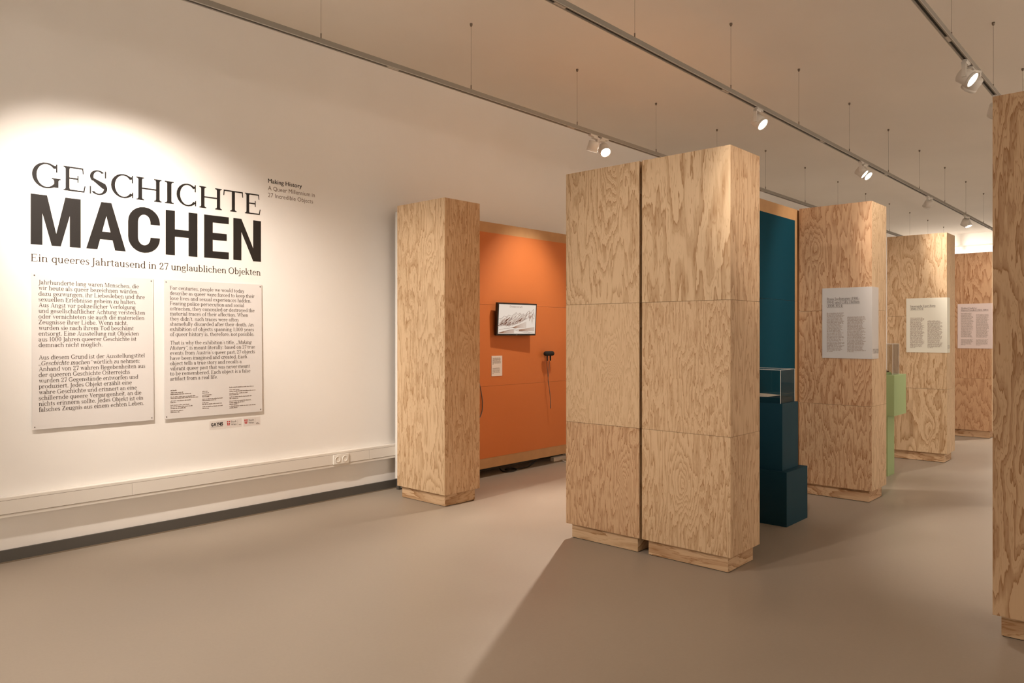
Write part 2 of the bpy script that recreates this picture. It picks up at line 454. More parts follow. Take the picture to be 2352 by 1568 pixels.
# white end board closing the gap between wall and column
wb = thing('end_board', 'narrow white upright board between the wall and single plywood column', 'board', (4.285, 5.18, 0.1))
box('board', (4.285, 5.058, 0.10), (4.305, 5.326, 2.50), M_WHITE, wb)
box('edge_strip', (4.305, 5.30, 0.10), (4.33, 5.326, 2.50), M_WHITE, wb)
for y in (5.08, 5.28):
    box('foot', (4.288, y, 0.0), (4.31, y + 0.03, 0.10), M_BASE, wb)

# ------------------------------------------------------------------ painted partitions
def partition(label, m, X0, X1, Y, group='painted partitions', cover=None):
    root = thing('display_partition', label, 'partition', (X0, Y, 0), group)
    zs = [0.09, 0.89, 1.69, 2.495]
    for i in range(3):
        z0 = zs[i] + (0.0008 if i else 0); z1 = zs[i + 1] - (0.0008 if i < 2 else 0)
        box('board', (X0, Y, z0), (X1, Y + 0.016, z1), M_MDF, root)
        a = max(z0, 0.189); b = min(z1, 2.395)
        box('painted_field', (X0 + 0.10, Y - 0.0012, a), (X1 - 0.10, Y + 0.0005, b), m, root)
    for x in (X0 + 0.05, X1 - 0.09):
        box('support_post', (x, Y + 0.017, 0.0), (x + 0.04, Y + 0.057, 2.45), M_MDF, root)
    if cover: box('added_shade_board', (X0, Y + 0.016, 2.46), (X1, cover, 2.476), M_MDF, root)  # unseen board added to keep light out of the gap behind
    return root
partition('orange painted partition holding the monitor, with bare wood border', M_ORANGE, 4.50, 6.72, 5.10, cover=WALL_Y - 0.002)
partition('dark teal painted partition with bare wood border behind the teal pedestal', M_TEAL, 4.47, 6.621, 2.582)

# ------------------------------------------------------------------ lettering: a small drawn serif alphabet
# units: capital height 700, x-height 485, baseline 0
ST, TH, SE = 98.0, 42.0, 52.0
class Pen:
    def __init__(self): self.q = []
    def poly(self, *p): self.q.append([(float(x), float(y)) for x, y in p])
    def R(self, x0, y0, x1, y1): self.poly((x0, y0), (x1, y0), (x1, y1), (x0, y1))
    def V(self, x, y0, y1, b=3, t=3, w=None, flag=False):
        w = ST if w is None else w
        self.R(x, y0, x + w, y1)
        for end, y, dy in ((b, y0, 1), (t, y1, -1)):
            l = SE if end & 1 else 0; r = SE if end & 2 else 0
            if flag and dy < 0:
                self.poly((x - SE * 1.1, y1 - 58), (x - SE * 1.1, y1 - 84), (x + 4, y1 - 84), (x + w * 0.7, y1 + 6)); continue
            if l or r:
                ya, yb = (y, y + TH * 0.8) if dy > 0 else (y - TH * 0.8, y)
                self.R(x - l, ya, x + w + r, yb)
                if l: self.poly((x - l * 0.4, y + dy * TH * 0.8), (x + 1, y + dy * TH * 0.8), (x + 1, y + dy * TH * 1.8))
                if r: self.poly((x + w + r * 0.4, y + dy * TH * 0.8), (x + w - 1, y + dy * TH * 0.8), (x + w - 1, y + dy * TH * 1.8))
    def D(self, x0, y0, x1, y1, w): self.poly((x0, y0), (x0 + w, y0), (x1 + w, y1), (x1, y1))
    def ring(self, cx, cy, rx, ry, a0=0, a1=360, wx=None, wy=None):
        wx = ST * 1.06 if wx is None else wx; wy = TH if wy is None else wy
        n = max(4, int(abs(a1 - a0) / 15)); pr = None
        for i in range(n + 1):
            a = math.radians(a0 + (a1 - a0) * i / n); c, s = math.cos(a), math.sin(a)
            p = ((cx + rx * c, cy + ry * s), (cx + (rx - wx) * c, cy + (ry - wy) * s))
            if pr: self.poly(pr[0], p[0], p[1], pr[1])
            pr = p
    def ball(self, x, y, r=48): self.poly(*[(x + r * math.cos(i * math.pi / 4), y + r * math.sin(i * math.pi / 4)) for i in range(8)])
    def serif(self, x0, x1, y): self.R(x0, y, x1, y + TH * 0.8)
XH, CAP, ASC, DSC = 485.0, 700.0, 745.0, -215.0
def glyph(ch):
    p = Pen(); a = 500
    two = {'ä': 'a', 'ö': 'o', 'ü': 'u', 'Ä': 'A', 'Ö': 'O'}
    if ch in two:
        q, a = glyph(two[ch]); p.q = list(q); y = 640 if ch.islower() else 830
        c = a / 2 - 5
        p.ball(c - 105, y, 50); p.ball(c + 105, y, 50)
        return p.q, a
    if ch == 'é':
        q, a = glyph('e'); p.q = list(q); p.poly((230, 560), (270, 560), (370, 720), (280, 720)); return p.q, a
    if ch == 'a':
        p.V(305, 0, 350, 2, 0); p.ring(212, 345, 185, 145, 0, 165); p.ball(92, 372, 46)
        p.ring(200, 138, 165, 150, 62, 300); p.poly((240, 262), (320, 285), (320, 318), (215, 288)); p.poly((250, 5), (320, 70), (320, 110), (240, 45)); a = 480
    elif ch == 'b':
        p.V(70, 0, ASC, 0, 1, flag=True); p.ring(270, 240, 240, 250, -140, 140); p.poly((70, 0), (130, 60), (190, 30), (75, -8)); a = 545
    elif ch == 'c':
        p.ring(270, 240, 235, 250, 48, 322); p.ball(418, 372, 52); a = 480
    elif ch == 'd':
        p.V(390, 0, ASC, 2, 1, flag=True); p.ring(275, 240, 240, 250, 40, 320); a = 560
    elif ch == 'e':
        p.ring(265, 240, 230, 250, 0, 318); p.R(60, 238, 490, 238 + TH); a = 510
    elif ch == 'f':
        p.V(95, 0, 590, 3, 0); p.ring(245, 590, 150, 160, 35, 180); p.ball(350, 660, 46); p.R(20, XH - TH, 300, XH); a = 325
    elif ch == 'g':
        p.ring(225, 320, 185, 170); p.ring(240, -85, 215, 135, 0, 360, 60, 40)
        p.poly((95, 190), (150, 190), (100, 90), (55, 90)); p.poly((55, 95), (120, 20), (380, 20), (400, 70), (130, 70)); p.poly((330, 430), (350, 400), (470, 440), (470, 490)); a = 490
    elif ch == 'h':
        p.V(75, 0, ASC, 3, 1, flag=True); p.ring(290, 330, 195, 160, 0, 165); p.V(392, 0, 335, 3, 0); a = 570
    elif ch in 'ij':
        if ch == 'i': p.V(85, 0, XH, 3, 1, flag=True); p.ball(132, 640, 56); a = 270
        else: p.V(95, -80, XH, 0, 1, flag=True); p.ring(20, -80, 167, 150, 270, 360); p.ball(-5, -190, 46); p.ball(142, 640, 56); a = 270
    elif ch == 'k':
        p.V(75, 0, ASC, 3, 1, flag=True); p.D(160, 200, 370, XH - 20, 48); p.D(395, 0, 215, 280, ST * 1.1); p.serif(340, 560, 0); p.serif(320, 510, XH - TH * .8); a = 555
    elif ch == 'l':
        p.V(85, 0, ASC, 3, 1, flag=True); a = 275
    elif ch == 'm':
        p.V(75, 0, XH, 3, 1, flag=True); p.ring(280, 330, 185, 160, 0, 165); p.V(372, 0, 335, 3, 0); p.ring(577, 330, 185, 160, 0, 165); p.V(669, 0, 335, 3, 0); a = 845
    elif ch == 'n':
        p.V(75, 0, XH, 3, 1, flag=True); p.ring(290, 330, 195, 160, 0, 165); p.V(392, 0, 335, 3, 0); a = 570
    elif ch == 'o':
        p.ring(270, 240, 238, 252); a = 540
    elif ch == 'p':
        p.V(75, DSC, XH, 3, 1, flag=True); p.ring(275, 240, 240, 250, -140, 140); a = 550
    elif ch == 'q':
        p.V(385, DSC, XH, 3, 0); p.ring(270, 240, 240, 250, 40, 320); a = 540
    elif ch == 'r':
        p.V(75, 0, XH, 3, 1, flag=True); p.ring(285, 330, 170, 160, 55, 165); p.ball(365, 425, 54); a = 425
    elif ch == 's':
        p.ring(205, 355, 155, 138, 40, 215, 70, 36); p.ring(205, 128, 165, 138, -145, 38, 70, 36)
        p.poly((52, 330), (110, 262), (365, 180), (330, 220), (125, 300)); p.poly((60, 300), (290, 130), (372, 150), (330, 230), (110, 330))
        p.R(330, 350, 358, 470); p.R(45, 15, 73, 150); a = 415
    elif ch == 't':
        p.V(85, 70, 600, 0, 0); p.ring(212, 90, 127, 100, 180, 320, 90, 40); p.R(15, XH - TH, 300, XH); p.poly((15, XH - TH), (85, XH - TH), (110, 610), (85, 600)); a = 335
    elif ch == 'u':
        p.V(75, 140, XH, 0, 1, flag=True); p.ring(260, 150, 185, 160, 180, 345); p.V(385, 0, XH, 2, 1, flag=True); a = 565
    elif ch in 'vy':
        p.poly((60, XH), (60 + ST * 1.25, XH), (285, 60), (250, 0), (240, 0)); p.poly((395, XH), (435, XH), (290, 0), (250, 0)); p.serif(10, 200, XH - TH * .8); p.serif(330, 490, XH - TH * .8); a = 495
        if ch == 'y': p.poly((250, 0), (290, 0), (200, -190), (150, -190)); p.ball(130, -175, 50)
    elif ch == 'w':
        for x in (0, 270):
            p.poly((60 + x, XH), (60 + x + ST * 1.2, XH), (255 + x, 60), (225 + x, 0), (215 + x, 0)); p.poly((335 + x, XH), (372 + x, XH), (262 + x, 0), (225 + x, 0))
        p.serif(10, 200, XH - TH * .8); p.serif(540, 700, XH - TH * .8); a = 710
    elif ch == 'x':
        p.D(330, 0, 60, XH, ST * 1.25); p.D(50, 0, 360, XH, 40); p.serif(10, 190, XH - TH * .8); p.serif(310, 460, XH - TH * .8); p.serif(5, 160, 0); p.serif(290, 490, 0); a = 500
    elif ch == 'z':
        p.R(50, 0, 420, TH * 1.2); p.R(55, XH - TH * 1.2, 410, XH); p.D(50, 10, 300, XH - 10, ST * 1.25); p.R(388, 0, 420, 140); p.R(55, 360, 85, XH); a = 465
    elif ch == 'A':
        p.poly((330, CAP), (390, CAP), (640, 0), (525, 0)); p.poly((330, CAP), (370, CAP), (125, 0), (80, 0)); p.R(190, 220, 500, 220 + TH); p.serif(10, 210, 0); p.serif(450, 710, 0); a = 710
    elif ch == 'B':
        p.V(90, 0, CAP); p.ring(330, 520, 210, 180, -90, 90); p.ring(350, 185, 240, 185, -90, 90); p.R(150, CAP - TH, 340, CAP); p.R(150, 340, 350, 340 + TH); p.R(150, 0, 350, TH); a = 640
    elif ch == 'C':
        p.ring(370, 350, 330, 362, 42, 322); p.R(590, 470, 622, CAP); p.R(600, 20, 632, 190); p.poly((540, 640), (600, 560), (600, 480), (622, 480), (622, 660)); a = 680
    elif ch == 'D':
        p.V(90, 0, CAP); p.ring(330, 350, 340, 350, -90, 90); p.R(150, CAP - TH, 335, CAP); p.R(150, 0, 335, TH); a = 720
    elif ch in 'EFL':
        p.V(90, 0, CAP)
        if ch in 'EF': p.R(150, CAP - TH, 540, CAP); p.poly((508, CAP), (540, CAP), (552, CAP - 175), (528, CAP - 175)); p.R(150, 345, 410, 345 + TH); p.R(392, 260, 420, 465)
        if ch in 'EL': p.R(150, 0, 560, TH); p.poly((535, 0), (570, 0), (600, 190), (572, 190))
        a = {'E': 635, 'F': 590, 'L': 620}[ch]
    elif ch == 'G':
        p.ring(370, 350, 330, 362, 42, 318); p.R(590, 470, 622, CAP); p.V(545, 40, 300, 0, 3, ST * 1.05); p.poly((500, 640), (600, 560), (600, 480), (622, 480), (622, 660)); p.poly((500, 30), (637, 60), (637, 110), (545, 110)); a = 740
    elif ch == 'H':
        p.V(90, 0, CAP); p.V(560, 0, CAP); p.R(150, 345, 590, 345 + TH); a = 745
    elif ch == 'I':
        p.V(95, 0, CAP); a = 285
    elif ch == 'J':
        p.V(150, -40, CAP, 0, 3); p.ring(60, -40, 182, 160, 270, 360); p.ball(35, -150, 52); a = 335
    elif ch == 'K':
        p.V(90, 0, CAP); p.D(180, 280, 490, CAP - 20, 50); p.D(520, 0, 260, 400, ST * 1.2); p.serif(450, 720, 0); p.serif(430, 660, CAP - TH * .8); a = 710
    elif ch == 'M':
        p.V(95, 0, CAP, 3, 1, 40); p.V(715, 0, CAP, 3, 2); p.poly((95, CAP), (95 + ST * 1.3, CAP), (470, 60), (430, 0), (410, 0)); p.poly((715, CAP), (760, CAP), (460, 0), (410, 0)); a = 900
    elif ch == 'N':
        p.V(95, 0, CAP, 3, 1, 42); p.V(600, 0, CAP, 0, 3, 42); p.poly((95, CAP), (95 + ST * 1.3, CAP), (642, 0), (600, 0)); a = 740
    elif ch == 'O':
        p.ring(380, 350, 340, 362); a = 760
    elif ch == 'R':
        p.V(90, 0, CAP); p.ring(340, 520, 220, 180, -90, 90); p.R(150, CAP - TH, 345, CAP); p.R(150, 340, 345, 340 + TH); p.D(530, 0, 310, 350, ST * 1.2); p.serif(500, 700, 0); a = 690
    elif ch == 'S':
        p.ring(275, 515, 215, 197, 42, 222, 92, 38); p.ring(285, 190, 235, 202, -142, 45, 92, 38)
        p.poly((62, 500), (110, 400), (470, 260), (520, 210), (440, 330), (160, 440)); p.poly((75, 440), (400, 180), (518, 190), (470, 330), (130, 480))
        p.R(455, 500, 488, CAP + 5); p.R(55, -5, 88, 220); a = 575
    elif ch == 'T':
        p.V(285, 0, CAP, 3, 0); p.R(30, CAP - TH, 635, CAP); p.poly((30, CAP), (62, CAP), (45, CAP - 185), (18, CAP - 185)); p.poly((603, CAP), (635, CAP), (648, CAP - 185), (622, CAP - 185)); a = 660
    elif ch in 'VW':
        k = 0
        for x in ((0,) if ch == 'V' else (0, 360)):
            p.poly((70 + x, CAP), (70 + x + ST * 1.2, CAP), (370 + x, 80), (335 + x, 0), (320 + x, 0)); p.poly((530 + x, CAP), (572 + x, CAP), (385 + x, 0), (335 + x, 0)); k = x
        p.serif(10, 230, CAP - TH * .8); p.serif(450 + k, 640 + k, CAP - TH * .8); a = 650 + k
    elif ch == 'X':
        p.D(500, 0, 90, CAP, ST * 1.3); p.D(80, 0, 530, CAP, 42); p.serif(20, 270, CAP - TH * .8); p.serif(460, 670, CAP - TH * .8); p.serif(10, 210, 0); p.serif(440, 700, 0); a = 700
    elif ch == 'Y':
        p.V(270, 0, 330, 3, 0); p.poly((40, CAP), (150, CAP), (362, 320), (270, 320)); p.poly((545, CAP), (590, CAP), (350, 320), (310, 320)); p.serif(0, 220, CAP - TH * .8); p.serif(480, 650, CAP - TH * .8); a = 640
    elif ch == 'Z':
        p.R(50, 0, 590, TH); p.R(60, CAP - TH, 580, CAP); p.D(50, 5, 450, CAP - 5, ST * 1.3); p.R(560, 0, 592, 190); p.R(60, 520, 90, CAP); a = 640
    elif ch == 'Q':
        p.ring(380, 350, 340, 362); p.poly((330, 10), (450, 10), (700, -190), (620, -190)); a = 760
    elif ch == '0': p.ring(270, 345, 230, 355); a = 540
    elif ch == '1': p.V(170, 0, CAP, 3, 1, flag=True); a = 400
    elif ch == '2':
        p.ring(250, 500, 205, 205, -20, 165); p.ball(92, 530, 56); p.poly((455, 500), (360, 470), (50, 40), (100, 40)); p.poly((452, 470), (380, 380), (60, 0), (50, 60)); p.R(50, 0, 470, 70); p.R(445, 0, 475, 170); a = 510
    elif ch == '4':
        p.V(310, 0, CAP, 3, 0); p.R(25, 175, 500, 175 + TH * 1.4); p.D(25, 190, 310, CAP, 45); a = 530
    elif ch == '5':
        p.ring(235, 215, 225, 222, -150, 140); p.R(90, 360, 125, CAP); p.R(90, CAP - 75, 430, CAP); p.ball(75, 120, 52); a = 500
    elif ch == '6':
        p.ring(265, 210, 220, 218); p.ring(330, 330, 288, 370, 95, 195); p.ball(400, 640, 46); a = 520
    elif ch == '7':
        p.R(55, CAP - 75, 480, CAP); p.R(55, 500, 85, CAP); p.poly((450, CAP), (480, CAP), (290, 0), (170, 0)); a = 490
    elif ch == '8':
        p.ring(260, 525, 180, 182); p.ring(260, 185, 220, 195); a = 520
    elif ch == '9':
        p.ring(255, 485, 220, 218); p.ring(190, 365, 288, 370, -85, 15); p.ball(120, 55, 46); a = 520
    elif ch == '3':
        p.ring(230, 525, 190, 182, -90, 150); p.ring(230, 185, 220, 195, -150, 90); a = 500
    elif ch == '.': p.ball(115, 45, 58); a = 235
    elif ch == ',': p.ball(115, 45, 56); p.poly((165, 50), (170, 20), (110, -110), (85, -95)); a = 235
    elif ch == ':': p.ball(120, 45, 58); p.ball(120, 420, 58); a = 245
    elif ch == '-': p.R(40, 215, 280, 275); a = 320
    elif ch == '/': p.D(10, -60, 260, ASC, 45); a = 330
    elif ch == '(': p.ring(300, 300, 240, 500, 125, 235, 60, 30); a = 290
    elif ch == ')': p.ring(-10, 300, 240, 500, -55, 55, 60, 30); a = 290
    elif ch == '’': p.ball(110, 660, 54); p.poly((160, 665), (165, 635), (105, 500), (80, 515)); a = 220
    elif ch == '„':
        for x in (0, 170): p.ball(110 + x, 45, 52); p.poly((160 + x, 50), (165 + x, 20), (105 + x, -110), (80 + x, -95))
        a = 390
    elif ch == '“':
        for x in (0, 170): p.ball(130 + x, 560, 52); p.poly((80 + x, 555), (80 + x, 600), (140 + x, 715), (165 + x, 700))
        a = 390
    elif ch == ' ': a = 250
    return p.q, a
GC = {}
def G_(ch):
    if ch not in GC: GC[ch] = glyph(ch)
    return GC[ch]
def layout(text, italic=()):
    """polygons of one line in glyph units; italic: list of (start, end) character spans"""
    out, x = [], 0.0
    for i, ch in enumerate(text):
        q, a = G_(ch)
        sh = 0.24 if any(s <= i < e for s, e in italic) else 0.0
        for poly in q: out.append([(px + x + py * sh, py) for px, py in poly])
        x += a
    xs = [p[0] for poly in out for p in poly]
    return out, min(xs), max(xs)
class Sheet:
    """collects flat polygons in (s, t) coordinates on a plane and links them as one mesh"""
    def __init__(self, origin, us, ut, lift=0.0008):
        self.o = Vector(origin); self.us = Vector(us); self.ut = Vector(ut); self.n = self.us.cross(self.ut) * lift
        self.v, self.f = [], []
    def add(self, polys):
        for poly in polys:
            k = len(self.v)
            area = sum(poly[i][0] * poly[(i + 1) % len(poly)][1] - poly[(i + 1) % len(poly)][0] * poly[i][1] for i in range(len(poly)))
            if area < 0: poly = poly[::-1]
            up = self.n + self.n.normalized() * ((len(self.f) % 24) * 1.2e-5)     # overlapping strokes never lie in one plane
            for s, t in poly: self.v.append(self.o + self.us * s + self.ut * t + up)
            self.f.append(tuple(range(k, k + len(poly))))
    def line(self, text, s0, t0, cap, s1=None, italic=()):
        q, a, b = layout(text, italic)
        ky = cap / CAP; kx = (s1 - s0) / (b - a) if s1 is not None else ky
        self.add([[(s0 + (x - a) * kx, t0 + y * ky) for x, y in poly] for poly in q])
        return s0 + (b - a) * kx
    def rect(self, a, b, c, d): self.add([[(a, b), (c, b), (c, d), (a, d)]])
    def greek(self, s0, s1, t, h, rnd):
        """illegibly small print: word-long dashes"""
        x = s0
        while x < s1 - h * 0.8:
            w = min(rnd.uniform(1.4, 6.5) * h, s1 - x)
            n = max(1, int(w / (h * 0.9)))
            for k in range(n):
                a = x + w * k / n; hh = h * rnd.choice((0.8, 0.8, 1.0, 1.25))
                self.rect(a, t, a + w / n * 0.80, t + hh)
            self.rect(x, t, x + w, t + h * 0.28); self.rect(x, t + h * 0.55, x + w, t + h * 0.8)
            x += w + h * 0.55
    def link(self, name, m, parent=None):
        o_ = parent_world(parent) if parent is not None else Vector((0, 0, 0))
        o = link(name, mesh(name, [v - o_ for v in self.v], self.f, m), parent)
        if name in ('small_print', 'text', 'etching_lines', 'etching_shade'): o['kind'] = 'stuff'
        return o
def sans(name, text, sheet_o, us, ut, s0, s1, t0, h, m, parent, bold=0.0, lift=0.0008, heavy=0.0):
    """builtin sans face fitted into the given width and capital height"""
    cu = bpy.data.curves.new(name, 'FONT'); cu.body = text; cu.size = 1.0; cu.offset = bold; cu.fill_mode = 'FRONT'; cu.resolution_u = 3
    tmp = bpy.data.objects.new(name, cu); COL.objects.link(tmp)
    dg = bpy.context.evaluated_depsgraph_get(); dg.update()
    me = bpy.data.meshes.new_from_object(tmp.evaluated_get(dg))
    bpy.data.objects.remove(tmp); bpy.data.curves.remove(cu)
    xs = [v.co.x for v in me.vertices]; x0, x1 = min(xs), max(xs)
    kx = (s1 - s0) / (x1 - x0); ky = h / 0.70
    us = Vector(us); ut = Vector(ut); nn = us.cross(ut) * lift
    o_ = parent_world(parent) if parent is not None else Vector((0, 0, 0))
    for v in me.vertices:
        v.co = Vector(sheet_o) + us * (s0 + (v.co.x - x0) * kx) + ut * (t0 + v.co.y * ky) + nn - o_
    if heavy:                                            # second pass beside the first thickens the strokes
        bm = bmesh.new(); bm.from_mesh(me)
        dup = bmesh.ops.duplicate(bm, geom=bm.verts[:] + bm.edges[:] + bm.faces[:])['geom']
        bmesh.ops.translate(bm, vec=us * heavy + us.cross(ut) * 0.0002, verts=[g for g in dup if isinstance(g, bmesh.types.BMVert)])
        bm.to_mesh(me); bm.free()
    me.materials.clear(); me.materials.append(m)
    return link(name, me, parent)

# wall plane: s runs along +X, t up; normal towards the room (-Y)
WO = (0, WALL_Y, 0); WU = (1, 0, 0); WT = (0, 0, 1)
def wx(px, py=600): return on_y(px, py, WALL_Y).x
def wz(px, py): return on_y(px, py, WALL_Y).z
def title_px(zx): return 50 + zx / 3.36

# --- GESCHICHTE, one serif letter after the other
tg = thing('serif_title', 'thin serif title GESCHICHTE in black letters on the white wall', 'lettering', (2.2, WALL_Y, 2.33))
for ch, a, b in (('G', 78, 300), ('E', 322, 492), ('S', 524, 660), ('C', 688, 860), ('H', 884, 1078), ('I', 1104, 1172), ('C', 1194, 1345), ('H', 1370, 1543), ('T', 1555, 1708), ('E', 1722, 1842)):
    sh = Sheet(WO, WU, WT, 0.001)
    sh.line(ch, wx(title_px(a)), 2.328, 0.158, wx(title_px(b)))
    sh.link('letter', M_INK, tg)
# --- MACHEN, heavy sans letters
def heavy(ch):
    s, b = 0.215, 0.165       # stem and bar as share of the cap height; unit box 0..1 wide is set per letter below
    P = []
    R = lambda x0, y0, x1, y1: P.append([(x0, y0), (x1, y0), (x1, y1), (x0, y1)])
    return P, R
tm = thing('heavy_title', 'huge heavy black title MACHEN on the white wall', 'lettering', (2.2, WALL_Y, 1.96))
mz0, mz1 = 1.964, 2.281; MH = mz1 - mz0
for ch, a, b in (('M', 68, 455), ('A', 497, 802), ('C', 820, 1066), ('H', 1110, 1355), ('E', 1407, 1597), ('N', 1632, 1845)):
    x0, x1 = wx(title_px(a)), wx(title_px(b)); w = x1 - x0
    st = 0.065; br = 0.052
    sh = Sheet(WO, WU, WT, 0.001)
    def R(p0, q0, p1, q1): sh.rect(x0 + p0, mz0 + q0, x0 + p1, mz0 + q1)
    def Q(*p): sh.add([[(x0 + u, mz0 + v) for u, v in p]])
    if ch == 'M':
        R(0, 0, st, MH); R(w - st, 0, w, MH)
        Q((st * 0.98, MH), (st * 1.38, MH), (w / 2, 0.075), (w / 2 - 0.026, 0), (st, 0.20)); Q((st, MH), (st * 1.4, MH), (w / 2, 0.078), (w / 2 + 0.026, 0), (w / 2 - 0.026, 0), (st * 0.98, 0.205))
        Q((w - st, MH), (w - st * 1.4, MH), (w / 2, 0.078), (w / 2 - 0.026, 0), (w / 2 + 0.026, 0), (w - st * 0.98, 0.205))
    elif ch == 'A':
        t = 0.064
        Q((0, 0), (0.068, 0), (w / 2 + 0.004, MH - 0.075), (w / 2 - 0.032, MH)); Q((w, 0), (w - 0.068, 0), (w / 2 - 0.004, MH - 0.075), (w / 2 + 0.032, MH))
        Q((w / 2 - 0.032, MH), (w / 2 + 0.032, MH), (w / 2 + 0.03, MH - 0.09), (w / 2 - 0.03, MH - 0.09)); R(0.075, 0.068, w - 0.075, 0.068 + br)
    elif ch == 'C':
        n = 12; rx = w / 2; ry = 0.105; wxx = st; wyy = br
        def arc(cy, a0, a1):
            pr = None
            for i in range(n + 1):
                an = math.radians(a0 + (a1 - a0) * i / n); c, s_ = math.cos(an), math.sin(an)
                p = ((x0 + rx + rx * c, mz0 + cy + ry * s_), (x0 + rx + (rx - wxx) * c, mz0 + cy + (ry - wyy) * s_))
                if pr: sh.add([[pr[0], p[0], p[1], pr[1]]])
                pr = p
        arc(MH - ry, 0, 180); arc(ry, 180, 360)
        R(0, ry, st, MH - ry)
        R(w - st, MH - ry - 0.012, w, MH - ry); R(w - st, ry, w, ry + 0.004)
    elif ch == 'H':
        R(0, 0, st, MH); R(w - st, 0, w, MH); R(st, MH / 2 - br / 2, w - st, MH / 2 + br / 2)
    elif ch == 'E':
        R(0, 0, st, MH); R(st, 0, w, br); R(st, MH - br, w, MH); R(st, MH / 2 - br / 2 + 0.004, w - 0.016, MH / 2 + br / 2 + 0.004)
    elif ch == 'N':
        R(0, 0, st, MH); R(w - st, 0, w, MH); Q((0.02, MH), (st, MH), (w - 0.02, 0), (w - st, 0))
    sh.link('letter', M_INK, tm)
# --- subtitle
ts = thing('subtitle_lettering', 'serif subtitle line about 27 objects under the huge title', 'lettering', (2.2, WALL_Y, 1.857))
for wd, a, b in (('Ein', 70, 200), ('queeres', 230, 520), ('Jahrtausend', 537, 955), ('in', 978, 1038), ('27', 1062, 1130), ('unglaublichen', 1152, 1577), ('Objekten', 1595, 1842)):
    sh = Sheet(WO, WU, WT, 0.001)
    sh.line(wd, wx(title_px(a)), 1.857, 0.0465, wx(title_px(b)))
    sh.link('word', M_PRINT, ts)
# --- English title
te = thing('sans_title', 'small sans lettering Making History right of the big title', 'lettering', (3.2, WALL_Y, 2.53))
sans('text_line', 'Making History', WO, WU, WT, wx(615.5), wx(693), wz(615.5, 419.5), 0.034, M_INK, te, 0.0, heavy=0.0017)
sans('text_line', 'A Queer Millennium in', WO, WU, WT, wx(615.5), wx(723), wz(615.5, 436), 0.034, M_PRINT2, te, 0.0)
sans('text_line', '27 Incredible Objects', WO, WU, WT, wx(615.5), wx(719), wz(615.5, 452), 0.034, M_PRINT2, te, 0.0)

# --- the two text panels
def text_panel(label, x0, x1, z0, z1, lines, extra=None):
    root = thing('text_panel', label, 'sign', (x0, WALL_Y, z0), 'text panels on the wall')
    # thin sheet, its lower edge standing off the wall a little
    d0, d1, t = 0.011, 0.002, 0.003
    o_ = root.location
    vs = [(x0, WALL_Y - d0, z0), (x1, WALL_Y - d0, z0), (x1, WALL_Y - d1, z1), (x0, WALL_Y - d1, z1)]
    vs = [Vector(v) - o_ for v in vs]; vs += [v + Vector((0, -t, 0)) for v in vs]
    link('sheet', mesh('sheet', vs, [(0, 1, 2, 3), (7, 6, 5, 4), (0, 4, 5, 1), (1, 5, 6, 2), (2, 6, 7, 3), (3, 7, 4, 0)], M_PANEL), root)
    org = Vector((0, WALL_Y - d0 - t, 0)); ut = Vector((0, (d0 - d1) / (z1 - z0), 1))
    org = org - ut * z0 + Vector((0, 0, z0))
    P = (org, WU, ut)
    sh = Sheet(*P, 0.0006)
    for text, sx0, sx1, z, cap, it in lines: sh.line(text, sx0, z, cap, sx1, it)
    sh.link('text', M_PRINT, root)
    if extra:
        s2 = Sheet(*P, 0.0006); extra(s2); s2.link('small_print', M_PRINT2, root)
    for x in (x0 + 0.014, x1 - 0.014):
        for z in (z0 + 0.016, z1 - 0.016):
            y = WALL_Y - d1 - (d0 - d1) * (z1 - z) / (z1 - z0) - t
            cyl('screw', (x, y, z), (x, y - 0.0015, z), 0.0042, M_SCREW, root, n=12)
L1 = [('Jahrhunderte lang waren Menschen, die', 1070), ('wir heute als queer bezeichnen würden,', 1065), ('dazu gezwungen, ihr Liebesleben und ihre', 1127),
      ('sexuellen Erlebnisse geheim zu halten.', 1042), ('Aus Angst vor polizeilicher Verfolgung', 1037), ('und gesellschaftlicher Ächtung versteckten', 1128),
      ('oder vernichteten sie auch die materiellen', 1120), ('Zeugnisse ihrer Liebe. Wenn nicht,', 962), ('wurden sie nach ihrem Tod beschämt', 1020),
      ('entsorgt. Eine Ausstellung mit Objekten', 1068), ('aus 1000 Jahren queerer Geschichte ist', 1045), ('demnach nicht möglich.', 722),
      ('Aus diesem Grund ist der Ausstellungstitel', 1123), ('„Geschichte machen“ wörtlich zu nehmen:', 1073), ('Anhand von 27 wahren Begebenheiten aus', 1127),
      ('der queeren Geschichte Österreichs', 982), ('wurden 27 Gegenstände entworfen und', 1060), ('produziert. Jedes Objekt erzählt eine', 1000),
      ('wahre Geschichte und erinnert an eine', 1048), ('schillernde queere Vergangenheit, an die', 1090), ('nichts erinnern sollte. Jedes Objekt ist ein', 1107),
      ('falsches Zeugnis aus einem echten Leben.', 1113)]
YA = WALL_Y - 0.009
def lx(px): return on_y(px, 700, YA).x
def lz(px, py): return on_y(px, py, YA).z
zA, zB, zC, zD = lz(88.5, 652.2), lz(88.5, 796.9), lz(88.5, 825.5), lz(88.5, 945.5)
rows = []
for i, (t, r) in enumerate(L1):
    z = zA + (zB - zA) * i / 11 if i < 12 else zC + (zD - zC) * (i - 12) / 9
    rows.append((t, lx(88.7), lx(60 + r / 4.126), z, 0.0272, [(0, 19)] if i == 13 else ()))
text_panel('grey-white German text panel screwed to the wall, left of the English one', 1.441, 2.182, 0.800, 1.786, rows)
